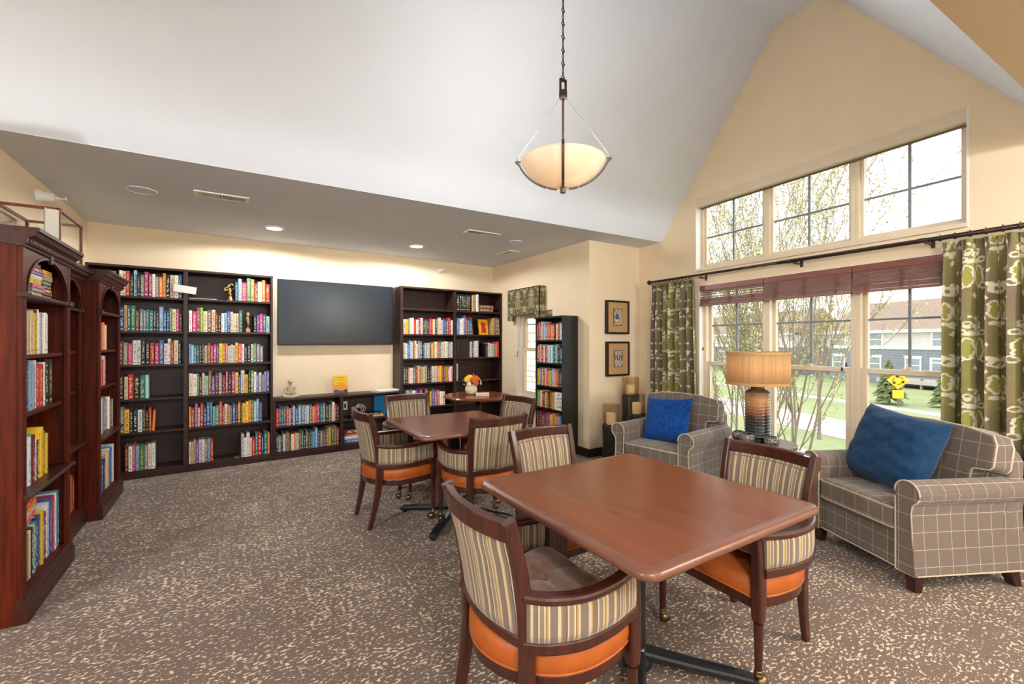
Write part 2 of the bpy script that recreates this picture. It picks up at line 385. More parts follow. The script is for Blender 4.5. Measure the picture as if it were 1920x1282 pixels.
def thing(name, label, cat, loc=(0, 0, 0), rz=0.0, group=None):
    o = bpy.data.objects.new(name, None); COL.objects.link(o); o.empty_display_size = 0.1
    o.location = loc; o.rotation_euler = (0, 0, rz); return tag(o, label, cat, group)
def struct(o, label=None):
    o['kind'] = 'structure'
    if label: o['label'] = label
    return o
def copy_tree(o, parent=None):
    c = o.copy(); COL.objects.link(c); c.parent = parent
    for ch in list(o.children): copy_tree(ch, c)
    return c
def catmull(pts, n=6, closed=False):
    P = [Vector(p) for p in pts]; N_ = len(P); out = []
    for i in range(N_ if closed else N_-1):
        g = lambda k: P[k % N_] if closed else P[max(0, min(N_-1, k))]
        p0, p1, p2, p3 = g(i-1), g(i), g(i+1), g(i+2)
        for j in range(n):
            t = j/n
            out.append(0.5*((2*p1)+(p2-p0)*t+(2*p0-5*p1+4*p2-p3)*t*t+(3*p1-p0-3*p2+p3)*t**3))
    if not closed: out.append(P[-1])
    return out
RECT = lambda w, h: [(-w/2, -h/2), (w/2, -h/2), (w/2, h/2), (-w/2, h/2)]
def RRECT(w, h, r=0.3, n=3):
    rr = min(w, h)*r; o = []
    for cx, cy, a0 in ((w/2-rr, -h/2+rr, -PI/2), (w/2-rr, h/2-rr, 0), (-w/2+rr, h/2-rr, PI/2), (-w/2+rr, -h/2+rr, PI)):
        for i in range(n+1):
            a = a0+PI/2*i/n; o.append((cx+rr*math.cos(a), cy+rr*math.sin(a)))
    return o
# ================================================================== the setting
XL, YN = -1.215, -2.8                    # left wall face, wall behind the viewer
BW0 = Vector((-1.215, 6.06, 0)); BW1 = Vector((3.605, 6.31, 0))
bd = (BW1-BW0).normalized(); bn = Vector((bd.y, -bd.x, 0)); BANG = math.atan2(bd.y, bd.x)
GC = Vector((4.46, 3.98, 0)); gang = math.radians(4.7265)
gd = Vector((-math.sin(gang), -math.cos(gang), 0)); gn = Vector((-math.cos(gang), math.sin(gang), 0))   # along wall toward the viewer / into the room
def GP(s, off, z): p = GC+gd*s+gn*off; return Vector((p.x, p.y, z))     # off > 0 is inside the room
def BP(s, off, z): p = BW0+bd*s+bn*off; return Vector((p.x, p.y, z))
MG = Matrix(((gd.x, gn.x, 0, GC.x), (gd.y, gn.y, 0, GC.y), (0, 0, 1, 0), (0, 0, 0, 1)))  # (s, off, z) -> world
MBk = Matrix(((bd.x, bn.x, 0, BW0.x), (bd.y, bn.y, 0, BW0.y), (0, 0, 1, 0), (0, 0, 0, 1)))
XS = 3.605                               # small window wall
YP = 4.0                                 # picture wall

XW = -5.2                                # far left gable of the unseen hall, added for more light
b = MB(); b.box(XW-.15, YN-.15, -.12, 5.0, 6.5, 0)
struct(b.build('floor', 'carpet'), 'taupe carpet with scattered cream flecks')
# back wall
b = MB(); b.box(-.2, -.15, 0, 5.0, 0, 2.7, MBk); struct(b.build('wall_back', 'wall'), 'tan painted wall behind the bookcases and television')
b = MB(); b.box(XL-.15, 3.0, 0, XL, 6.12, 2.59); struct(b.build('wall_left', 'wall'), 'tan painted wall behind the cherry bookcases')
b = MB(); wn = [(-4.2, -2.4), (-1.2, .6), (1.4, 3.2)]; xe = [XW-.15]+[v for w_ in wn for v in w_]+[5.0]  # openings for the added daylight windows in the unseen near wall
for k_ in range(0, len(xe), 2): b.box(xe[k_], YN-.15, 0, xe[k_+1], YN, 2.75)
for a0, a1 in wn: b.box(a0, YN-.15, 0, a1, YN, .4); b.box(a0, YN-.15, 2.3, a1, YN, 2.75)
struct(b.build('wall_near', 'wall'), 'tan painted wall behind the viewer')
b = MB(); b.box(XW-.15, 3.74, 0, XL-.15, 3.88, 2.6); struct(b.build('wall_added_hall', 'wall'), 'tan painted wall of the added hall out of view on the left')
b = MB()
for y0, y1, z0, z1 in ((YN-.15, .7, 0, 4.5), (2.5, 3.88, 0, 4.5), (.7, 2.5, 0, .3), (.7, 2.5, 2.15, 4.5)): b.box(XW-.15, y0, z0, XW, y1, z1)
struct(b.build('wall_added_hall_gable', 'wall'), 'tan gable wall of the added hall out of view on the left')
# small window wall X = XS, opening Y 4.70..5.60, z .545..1.80
b = MB(); T = 0.16
b.box(XS, YP+.0, 0, XS+T, 4.70, 2.7); b.box(XS, 5.60, 0, XS+T, 6.5, 2.7); b.box(XS, 4.70, 0, XS+T, 5.60, .545); b.box(XS, 4.70, 1.80, XS+T, 5.60, 2.7)
struct(b.build('wall_alcove', 'wall'), 'tan alcove wall with the small valanced window')
b = MB(); b.box(XS+T, YP, 0, 4.62, YP+.16, 2.75); struct(b.build('wall_picture', 'wall'), 'narrow tan wall with the two framed pictures')
# gable wall with the two window openings
US0, US1, UZ0, UZ1 = 0.855, 3.085, 2.165, 2.955
LS0, LS1, LZ0, LZ1 = 0.90, 3.06, 0.29, 1.99
b = MB(); GT = 0.16
for s0, s1, z0, z1 in ((-.2, US0, 0, 4.5), (US1, 7.2, 0, 4.5), (US0, US1, UZ1, 4.5), (US0, US1, LZ1, UZ0), (US0, LS0, 0, LZ1), (LS1, US1, 0, LZ1), (LS0, LS1, 0, LZ0)):
    b.box(s0, -GT, z0, s1, 0, z1, MG)
struct(b.build('wall_gable', 'wall'), 'tan gable wall with the tall windows')
# vaulted ceiling: soffit, slope, flat ridge, slope, near soffit
SOF_Y = 3.72
def slab(name, mat, quad, up, label):
    m = MB(); m.prism(quad, up); return struct(m.build(name, mat), label)
XR = 4.75
slab('ceiling_soffit', 'white', [(XW-.1, SOF_Y+.06, CEIL_Z), (XR, SOF_Y-.10, CEIL_Z), (XR, 6.6, CEIL_Z), (XW-.1, 6.6, CEIL_Z)], (0, 0, .12), 'low flat ceiling above the bookcases')
RZ = 4.332
L0, L1 = 2.30, 2.235
def slope(name, ya, yb, za, ya2, yb2, zb, label):
    slab(name, 'white', [(XW-.1, ya+(ya-yb)*.66, za), (XR, yb, za), (XR, yb2, zb), (XW-.1, ya2+(ya2-yb2)*.66, zb)], (0, 0, .10), label)
slope('ceiling_slope_far', SOF_Y, SOF_Y-.10, CEIL_Z, 2.36, 2.215, RZ, 'white sloping ceiling above the soffit')
slope('ceiling_ridge', 2.37, 2.225, RZ, 2.0, 1.76, RZ, 'flat white strip along the ceiling ridge')
slope('ceiling_slope_near', 0.70, 0.435, CEIL_Z, 2.0, 1.765, RZ, 'white sloping ceiling on the near side')
slab('ceiling_near', 'soffit_tan', [(XW-.1, YN-.1, CEIL_Z), (XR, YN-.1, CEIL_Z), (XR, 0.435, CEIL_Z), (XW-.1, 0.875, CEIL_Z)], (0, 0, .12), 'tan flat ceiling over the near end of the room')
# baseboards
b = MB(); b.box(XS-.015, YP-.015, 0, XS, 6.2, .10); struct(b.build('baseboard_alcove', 'base', bevel=.004))
b = MB(); b.box(XS-.015, YP-.015, 0, 4.46, YP, .10); struct(b.build('baseboard_picture', 'base', bevel=.004))
b = MB(); b.box(0.0, 0, 0, 6.8, .015, .10, MG); struct(b.build('baseboard_gable', 'base', bevel=.004))

# ---- windows of the gable wall
def empty_struct(name, loc, label):
    o = bpy.data.objects.new(name, None); COL.objects.link(o); o.location = loc; o.rotation_euler = (0, 0, 0)
    return struct(o, label)
def gbox(s0, s1, o0, o1, z0, z1, name, mat, parent, bevel=.004):
    m = MB(); m.box(s0, o0, z0, s1, o1, z1, MG); return m.build(name, mat, parent, bevel=bevel)
w1 = empty_struct('window_1', (0, 0, 0), 'wide three-part upper window of the gable wall')
# white reveal liner + sill
gbox(US0-.0, US0+.012, -GT, .002, UZ0, UZ1, 'reveal', 'trimwhite', w1, 0)
gbox(US1-.012, US1, -GT, .002, UZ0, UZ1, 'reveal', 'trimwhite', w1, 0)
gbox(US0, US1, -GT, .018, UZ0-.02, UZ0+.012, 'sill', 'vinyl', w1)
gbox(US0+.01, US1-.01, -.07, .004, UZ1-.095, UZ1+.002, 'shade_cassette', 'vinyl', w1)
gbox(US0+.03, US1-.03, -.066, -.052, UZ1-.110, UZ1-.093, 'hem_bar', 'nickel', w1, .002)
units = [(0.87, 1.625), (1.625, 2.378), (2.378, 3.07)]
def frame_rect(s0, s1, o0, o1, z0, z1, w, name, mat, parent, wb=None):
    m = MB()
    m.box(s0, o0, z0, s0+w, o1, z1, MG); m.box(s1-w, o0, z0, s1, o1, z1, MG)
    m.box(s0+w, o0, z0, s1-w, o1, z0+(wb or w), MG); m.box(s0+w, o0, z1-w, s1-w, o1, z1, MG)
    return m.build(name, mat, parent, bevel=.003)
for i, (s0, s1) in enumerate(units):
    frame_rect(s0, s1, -.15, -.075, UZ0+.012, UZ1-.004, .032, 'frame', 'vinyl', w1)
    frame_rect(s0+.032, s1-.032, -.135, -.095, UZ0+.044, UZ1-.036, .022, 'sash', 'vinyl', w1)
    a0, a1, c0, c1 = s0+.054, s1-.054, UZ0+.066, UZ1-.058
    gbox(a0-.004, a1+.004, -.118, -.112, c0-.004, c1+.004, 'pane', 'glass', w1, 0)
    gbox((a0+a1)/2-.009, (a0+a1)/2+.009, -.124, -.106, c0, c1, 'muntin', 'muntin', w1, .002)
    zz = 2.527; gbox(a0, a1, -.123, -.107, zz-.008, zz+.008, 'muntin', 'muntin', w1, .002)
w2 = empty_struct('window_2', (0, 0, 0), 'row of three tall double-hung windows below the curtain rod')
gbox(LS0, LS0+.012, -GT, .002, LZ0, LZ1, 'reveal', 'trimwhite', w2, 0)
gbox(LS1-.012, LS1, -GT, .002, LZ0, LZ1, 'reveal', 'trimwhite', w2, 0)
gbox(LS0, LS1, -GT, .002, LZ1-.012, LZ1, 'reveal', 'trimwhite', w2, 0)
gbox(LS0-.04, LS1+.04, -GT, .035, LZ0-.025, LZ0+.012, 'sill', 'trimwhite', w2, .006)
CR = 1.13
for i, (s0, s1) in enumerate([(0.912, 1.632), (1.632, 2.388), (2.388, 3.048)]):
    frame_rect(s0, s1, -.155, -.06, LZ0+.012, LZ1-.012, .036, 'frame', 'vinyl', w2)
    a0, a1 = s0+.036, s1-.036
    frame_rect(a0, a1, -.15, -.115, CR-.02, LZ1-.048, .026, 'upper_sash', 'vinyl', w2)
    lo = frame_rect(a0, a1, -.11, -.07, LZ0+.03, CR+.028, .040, 'lower_sash', 'vinyl', w2, .055)
    m = MB(); sc = (a0+a1)/2
    m.box(sc-.03, -.088, CR+.028, sc+.03, -.072, CR+.038, MG); m.box(sc-.006, -.086, CR+.036, sc+.028, -.076, CR+.05, MG)
    m.build('sash_lock', 'vinyl', w2, bevel=.003)
    gbox(a0+.022, a1-.022, -.136, -.130, CR, LZ1-.07, 'pane', 'glass', w2, 0)
    gbox(a0+.036, a1-.036, -.094, -.088, LZ0+.08, CR-.010, 'pane', 'glass', w2, 0)
    gbox(sc-.009, sc+.009, -.142, -.124, CR+.006, LZ1-.074, 'muntin', 'muntin', w2, .002)
    gbox(a0+.026, a1-.026, -.141, -.125, 1.542, 1.558, 'muntin', 'muntin', w2, .002)
# small alcove window
w3 = empty_struct('window_3', (0, 0, 0), 'small double-hung window under the valance')
def sbox(x0, x1, y0, y1, z0, z1, name, mat, parent, bevel=.003):
    m = MB(); m.box(x0, y0, z0, x1, y1, z1); return m.build(name, mat, parent, bevel=bevel)
SY0, SY1, SZ0, SZ1 = 4.70, 5.60, .545, 1.80
for y0, y1 in ((SY0, SY0+.012), (SY1-.012, SY1)): sbox(XS, XS+T, y0, y1, SZ0, SZ1, 'reveal', 'trimwhite', w3, 0)
sbox(XS-.03, XS+T, SY0-.03, SY1+.03, SZ0-.02, SZ0+.012, 'sill', 'trimwhite', w3)
def sframe(y0, y1, z0, z1, x0, x1, w, name):
    m = MB(); m.box(x0, y0, z0, x1, y0+w, z1); m.box(x0, y1-w, z0, x1, y1, z1); m.box(x0, y0+w, z0, x1, y1-w, z0+w); m.box(x0, y0+w, z1-w, x1, y1-w, z1)
    return m.build(name, 'vinyl', w3, bevel=.003)
sframe(SY0+.012, SY1-.012, SZ0+.012, SZ1, XS+.06, XS+.15, .05, 'frame')
sframe(SY0+.062, SY1-.062, 1.25, SZ1-.05, XS+.115, XS+.145, .035, 'upper_sash')
sframe(SY0+.062, SY1-.062, SZ0+.06, 1.285, XS+.075, XS+.11, .05, 'lower_sash')
sbox(XS+.128, XS+.134, SY0+.09, SY1-.09, 1.28, SZ1-.08, 'pane', 'glass', w3, 0)
sbox(XS+.090, XS+.096, SY0+.10, SY1-.10, SZ0+.10, 1.24, 'pane', 'glass', w3, 0)
sbox(XS+.124, XS+.138, 5.142, 5.158, 1.28, SZ1-.08, 'muntin', 'muntin', w3, 0)
sbox(XS+.124, XS+.138, SY0+.09, SY1-.09, 1.62, 1.634, 'muntin', 'muntin', w3, 0)

# unseen windows added behind the viewer to let in fill daylight
for k_, (a0, a1) in enumerate(wn):
    w_ = empty_struct('window_%d' % (4+k_), (0, 0, 0), 'added tall window behind the viewer for fill daylight')
    for b0, b1 in ((a0, a0+.05), (a1-.05, a1), ((a0+a1)/2-.03, (a0+a1)/2+.03)): sbox(b0, b1, YN-.12, YN-.04, .4, 2.3, 'frame', 'vinyl', w_)
    sbox(a0, a1, YN-.12, YN-.04, .4, .45, 'frame', 'vinyl', w_); sbox(a0, a1, YN-.12, YN-.04, 2.25, 2.3, 'frame', 'vinyl', w_)
    sbox(a0+.05, a1-.05, YN-.083, YN-.077, .45, 2.25, 'pane', 'glass', w_, 0)
w_ = empty_struct('window_7', (0, 0, 0), 'large added hall window out of view on the left for fill daylight')  # unseen window added to bring daylight in from the left
for y0, y1 in ((.7, .76), (1.57, 1.63), (2.44, 2.5)): sbox(XW-.12, XW-.04, y0, y1, .3, 2.15, 'frame', 'vinyl', w_)
sbox(XW-.083, XW-.077, .76, 2.44, .36, 2.1, 'pane', 'glass', w_, 0)

# ---- ceiling fittings
def can(x, y, label, lit=True, power=P_CAN):
    t = thing('recessed_downlight', label, 'downlight', (x, y, CEIL_Z), 0, 'recessed downlights in the ceiling')
    m = MB(); m.lathe([(0.072, 0.0), (0.074, -.012), (0.084, -.012), (0.098, -.006), (0.10, 0.0)], 32); m.build('trim_ring', 'plastic', t, smooth=True)
    m = MB(); m.lathe([(0.0, -.010), (0.05, -.009), (0.072, -.006), (0.072, -.001)], 32); m.build('lens', 'canlens', t, smooth=True)
    lamp('downlight_bulb', 'SPOT', (0, 0, -.02), power, WARM, 0.07, (0, 0, 0), 3.05, t)
    return t
can(0.392, 5.353, 'lit recessed downlight in front of the bookcase left of the television')
can(1.985, 5.407, 'lit recessed downlight near the right end of the television')
for x, y in ((-.2, -.6), (1.4, -.6), (3.0, -.6), (-.2, -2.0), (1.4, -2.0), (3.0, -2.0)):  # unseen downlights added behind the viewer as fill
    o = can(x, y, 'added fill downlight in the tan ceiling behind the viewer', True, P_FILLCAN); o['group'] = 'added fill downlights behind the viewer'
def disc_fit(name, label, cat, x, y, r, mat='white'):
    m = MB(); m.lathe([(r*.86, -.002), (r*.88, -.008), (r*.97, -.008), (r, 0.0)], 36); o = m.build(name, mat, None, smooth=False)
    o.location = (x, y, CEIL_Z); tag(o, label, cat)
    g = MB(); g.lathe([(0, -.006), (r*.86, -.004), (r*.87, 0)], 36); g.build('grille', mat, o)
    return o
disc_fit('ceiling_speaker', 'round white ceiling speaker near the left wall', 'speaker', -.60, 4.585, .105)
disc_fit('ceiling_speaker', 'small round ceiling speaker between the two right-hand air vents', 'speaker', 2.913, 4.547, .08)
def vent(label, x0, x1, y0, y1, nsl, long='x', shut=0):
    t = thing('air_vent', label, 'air vent', ((x0+x1)/2, (y0+y1)/2, CEIL_Z)); hx, hy = (x1-x0)/2, (y1-y0)/2
    m = MB(); w = .024
    m.box(-hx, -hy, -.010, hx, -hy+w, 0); m.box(-hx, hy-w, -.010, hx, hy, 0); m.box(-hx, -hy+w, -.010, -hx+w, hy-w, 0); m.box(hx-w, -hy+w, -.010, hx, hy-w, 0)
    m.box(-.007, -hy+w, -.009, .007, hy-w, 0); m.build('frame', 'plastic', t, bevel=.003)
    m = MB(); m.box(-hx+w, -hy+w, -.002, hx-w, hy-w, -.0005); m.build('duct', 'black', t)
    for i in range(nsl):
        x = -hx+w+(i+.5)*(2*hx-2*w)/nsl
        if abs(x) < .012: continue
        m = MB(); tilt = .002 if x < 0 else -.003
        m.prism([(x-.003-tilt, -hy+w, -.009), (x+.001-tilt, -hy+w, -.009), (x+.003+tilt, -hy+w, -.001), (x-.001+tilt, -hy+w, -.001)], (0, 2*hy-2*w, 0)); m.build('slat', 'plastic', t)
vent('white slotted ceiling air vent left of the lit downlights', -.25, .135, 4.345, 4.51, 26)
vent('ceiling air vent right of the right-hand downlight', 2.165, 2.57, 4.30, 4.445, 22)
vent('small ceiling air vent nearest the alcove window wall', 3.10, 3.28, 4.99, 5.33, 10)
def sprinkler(label, loc, axis, s=1.0):
    t = thing('sidewall_sprinkler', label, 'sprinkler', loc); q = Vector((0, 0, 1)).rotation_difference(Vector(axis)).to_matrix().to_4x4()
    m = MB(); m.lathe([(.001, 0), (.055*s, 0), (.052*s, .012*s), (.036*s, .035*s), (.032*s, .095*s), (.012*s, .10*s), (0, .10*s)], 24, M_=q); m.build('escutcheon', 'plastic', t, smooth=True)
    m = MB(); m.lathe([(.013*s, .095*s), (.014*s, .115*s), (.007*s, .12*s), (.006*s, .155*s), (.0, .155*s)], 12, M_=q)
    m.lathe([(0, .158*s), (.018*s, .158*s), (.018*s, .163*s), (0, .163*s)], 12, M_=q); m.build('nozzle', 'plastic', t, smooth=True)
sprinkler('white sidewall sprinkler high on the left wall above the glass case', (XL, 4.675, 2.452), (1, -.0, 0), 1.0)
sprinkler('small white sprinkler on the back wall right of the television', tuple(BP(3.886, 0, 2.444)), tuple(bn), .75)

# ---- pendant lamp
PX, PY = 1.644, 2.05
pt = thing('pendant_lamp', 'bowl pendant lamp on a long chain under the ceiling ridge', 'pendant lamp', (PX, PY, 2.26))
m = MB(); prof = []
R0, dep = .245, .150
for i in range(15):
    a = i/14*1.18; prof.append((R0*math.sin(a)/math.sin(1.18), .012+dep*(1-math.cos(a))/(1-math.cos(1.18))))
m.lathe(prof+[(r-.006, z+.004) for r, z in reversed(prof[1:])]+[(0, .018)], 48); m.build('glass_bowl', 'alabaster', pt, smooth=True)
for k in range(4):
    a = math.atan2(-PY, -PX)+k*PI/2
    ca, sa = math.cos(a), math.sin(a)
    pth = [((r+.012)*ca, (r+.012)*sa, z-.010) for r, z in prof[1:]]; e = pth[-1]
    pth += [(e[0]+.022*ca, e[1]+.022*sa, e[2]+.020)]
    m = MB(); m.sweep(pth, RECT(.016, .010), up=(ca, sa, .3)); m.build('rib', 'nickel', pt, bevel=.002)
    m = MB(); q = pth[-1]; m.tube([(q[0]-.03*ca, q[1]-.03*sa, q[2]+.0), q], .006, 8); m.tube([(q[0]-.014*ca, q[1]-.014*sa, q[2]), (q[0]-.014*ca, q[1]-.014*sa, q[2]+.02)], .004, 6); m.build('rib_hook', 'nickel', pt)
    m = MB(); m.tube([(q[0]-.014*ca, q[1]-.014*sa, q[2]+.02), (.02*ca, .02*sa, .53)], .0013, 5); m.build('wire', 'nickel', pt)
m = MB(); m.lathe([(0, -.022), (.017, -.020), (.017, .018), (0, .02)], 20); m.build('finial', 'nickel', pt, smooth=False, bevel=.002)
m = MB(); m.tube([(0, 0, .02), (0, 0, .54)], .0075, 12); m.build('stem', 'nickel', pt, smooth=True)
m = MB(); m.lathe([(0, .53), (.020, .53), (.024, .54), (.024, .575), (0, .575)], 20); m.box(-.024, -.007, .575, -.015, .007, .64); m.box(.015, -.007, .575, .024, .007, .64); m.box(-.024, -.007, .63, .024, .007, .645); m.build('hanger_block', 'bronze', pt, bevel=.002)
z = .655; k = 0
while z+2.26 < RZ-.05:
    m = MB()
    if k % 2 == 0: m.tube([(0.011*math.cos(t), .003*math.sin(t), z+.011*math.sin(t)) for t in [2*PI*i/14 for i in range(14)]], .0028, 6, closed=True); z += .012
    else: m.tube([(.004*math.cos(t), 0, z+.03+.032*math.sin(t)) for t in [2*PI*i/14 for i in range(14)]], .0026, 6, closed=True); z += .066
    m.build('chain_link', 'bronze', pt, smooth=True); k += 1
m = MB(); m.lathe([(0, RZ-2.26-.05), (.03, RZ-2.26-.045), (.065, RZ-2.26-.02), (.065, RZ-2.26-.001), (0, RZ-2.26-.001)], 28); m.build('ceiling_canopy', 'bronze', pt, smooth=True)
m = MB(); m.tube([(.006, .004, .64), (.006, -.004, RZ-2.26-.04)], .0022, 6); m.build('cord', 'bronze', pt)
lamp('pendant_bulb_up', 'POINT', (0, 0, .185), P_PENDANT_UP, (.93, .97, 1), .05, parent=pt)

pt2 = copy_tree(pt); pt2.location = (-3.3, 2.18, 2.26); pt2['label'] = 'added second bowl pendant for fill light under the ridge, out of view on the left'  # unseen pendant copies added to light the vault from the left
pt3 = copy_tree(pt); pt3.location = (-4.6, 2.22, 2.26); pt3['label'] = 'added third bowl pendant for fill light under the ridge in the unseen hall'
for o_ in (pt2, pt3):
    for c_ in o_.children:
        if c_.type == 'LIGHT': c_.data = c_.data.copy(); c_.data.energy = 4
def add_flush_fill(x, y, lab, k=1.0):  # unseen lamps added under the near ceiling to brighten the room
    t = thing('flush_fill_lamp', lab, 'fill lamp', (x, y, CEIL_Z)); m = MB(); m.lathe([(0, -.02), (.20, -.02), (.21, 0), (0, 0)], 32); m.build('base_plate', 'nickel', t)
    m = MB(); m.lathe([(.19, -.02), (.17, -.06), (.10, -.085), (0, -.095)], 32); m.build('glass_bowl', 'alabaster', t, smooth=True)
    lamp('flush_fill_bulb', 'POINT', (0, 0, -.16), P_FLUSHFILL*k, WARM, .12, parent=t)
add_flush_fill(.2, -1.5, 'added glass flush fill lamp left of the middle behind the viewer', .8); add_flush_fill(3.3, -1.3, 'added glass flush fill lamp right of the middle behind the viewer', .85); add_flush_fill(-3.2, 0.0, 'added glass flush fill lamp in the unseen hall behind the viewer', 1.5)

# ---- exterior
GZ = -3.2
b = MB(); b.box(4.7, -60, GZ-.3, 160, 140, GZ); b.box(-60, -60, GZ-.3, 4.7, YN-.3, GZ); b.box(-60, YN-.3, GZ-.3, XW-.3, 40, GZ); struct(b.build('lawn', 'grass'), 'pale green lawn outside the windows')
def path_strip(p0, p1, w, name='footpath'):
    p0 = Vector(p0); p1 = Vector(p1); d = (p1-p0).normalized(); n = Vector((-d.y, d.x))*w/2
    m = MB(); m.prism([(*(p0+n), GZ), (*(p0-n), GZ), (*(p1-n), GZ), (*(p1+n), GZ)], (0, 0, .03)); return struct(m.build(name, 'concrete'), 'pale concrete path crossing the lawn')
fd = Vector((math.sin(math.radians(21.4)), math.cos(math.radians(21.4))))      # direction of the houses
for off, w in ((14.0, 2.0), (21.0, 4.6), (31.5, 1.6)):
    q = Vector((off*1.02+4, 6)); path_strip(q-fd*60, q+fd*90, w)
# ---- row of houses beyond the lawn
HB = Vector((60.2, 17.6)); fn = Vector((-fd.y, fd.x))      # facade normal toward the viewer
if fn.dot(-HB) < 0: fn = -fn
def HP(t, o, z): p = HB+fd*t+fn*o; return (p.x, p.y, z)
def hbox(m, t0, t1, o0, o1, z0, z1):
    m.prism([HP(t0, o0, z0), HP(t1, o0, z0), HP(t1, o1, z0), HP(t0, o1, z0)], (0, 0, z1-z0)); return m
def house(t0, t1, wins_up, wins_lo, label, deck=None, vents=()):
    h = thing('row_house', label, 'house', HP((t0+t1)/2, -4, GZ)); h.location = (0, 0, 0)
    EZ, BZ = 2.45, .74
    hbox(MB(), t0, t1, -9, 0, GZ, BZ).build('lower_wall', 'bluesiding', h)
    hbox(MB(), t0, t1, -9, 0, BZ, EZ).build('upper_wall', 'whitesiding', h)
    for i in range(14):
        z0 = GZ+.28*i+.02; hbox(MB(), t0, t1, 0, .025, z0, z0+.03).build('siding_board', 'bluesiding', h)
    hbox(MB(), t0-.1, t1+.1, 0, .10, BZ-.14, BZ+.12).build('band_board', 'trimwhite', h)
    hbox(MB(), t0-.3, t1+.3, -.1, .55, EZ-.08, EZ+.22).build('fascia', 'trimwhite', h)
    RZ_ = 6.1
    m = MB(); m.prism([HP(t0-.4, .6, EZ+.1), HP(t0-.4, -4.5, RZ_), HP(t0-.4, -9.6, EZ+.1)], Vector(HP(t1+.4, 0, 0))-Vector(HP(t0-.4, 0, 0))); r = m.build('roof', 'roof', h)
    for tv in vents:
        hbox(MB(), tv-.12, tv+.12, -1.9, -1.7, EZ+1.6, EZ+2.7).build('vent_pipe', 'trimwhite', r)
    for ts, z0, z1 in ((wins_up, .98, 2.32), (wins_lo, -1.75, -.35)):
        for tc, w in ts:
            m = MB(); hbox(m, tc-w/2-.14, tc+w/2+.14, .0, .09, z0-.12, z1+.16); hbox(m, tc-w/2-.22, tc+w/2+.22, .0, .12, z1+.10, z1+.26); f = m.build('window', 'trimwhite', h)
            hbox(MB(), tc-w/2, tc+w/2, .05, .10, (z0+z1)/2+.04, z1).build('pane', 'housewin', f)
            hbox(MB(), tc-w/2, tc+w/2, .05, .10, z0, (z0+z1)/2-.04).build('pane', 'housewin', f)
    if deck:
        d0, d1 = deck
        m = MB(); hbox(m, d0-.2, d1+.2, .0, .09, GZ+1.2, -.2); f = m.build('sliding_door', 'trimwhite', h)
        hbox(MB(), d0, (d0+d1)/2-.06, .05, .10, -2.0, -.75).build('pane', 'housewin', f); hbox(MB(), (d0+d1)/2+.06, d1, .05, .10, -2.0, -.75).build('pane', 'housewin', f)
        hbox(MB(), d0, d1, .05, .10, -.62, -.38).build('pane', 'housewin', f)
        k = hbox(MB(), d0-9, d1+3, .1, 3.2, -2.75, -2.35).build('deck', 'concrete', h)
        for i in range(9): hbox(MB(), d0-8.5+i*1.7, d0-8.35+i*1.7, 2.9, 3.1, GZ, -1.6).build('deck_post', 'bark', k)
        hbox(MB(), d0-9, d1+3, 2.95, 3.05, -1.72, -1.62).build('deck_rail', 'black', k)
    return h
house(-30, 9.2, [(-3.2, 1.5), (3.4, 1.5), (7.8, 1.5), (-10, 1.5), (-16, 1.5)], [(3.6, 1.5), (-.6, 1.3), (7.9, 1.4), (-10, 1.5)], 'blue-grey and white house seen through the right-hand window', (-5.4, -2.4), (6.5, 7.6, -3.4, -9))
house(15, 42, [(18, 1.6), (23, 1.6), (29, 1.6), (36, 1.6)], [(18, 1.6), (24, 1.6), (30, 1.6), (36, 1.6)], 'farther blue-grey and white house behind the budding tree', None, (20, 30))
house(48, 78, [(52, 1.6), (58, 1.6), (64, 1.6), (70, 1.6)], [(52, 1.6), (58, 1.6), (64, 1.6), (70, 1.6)], 'farthest pale house glimpsed at the left edge of the window', None, (55,))

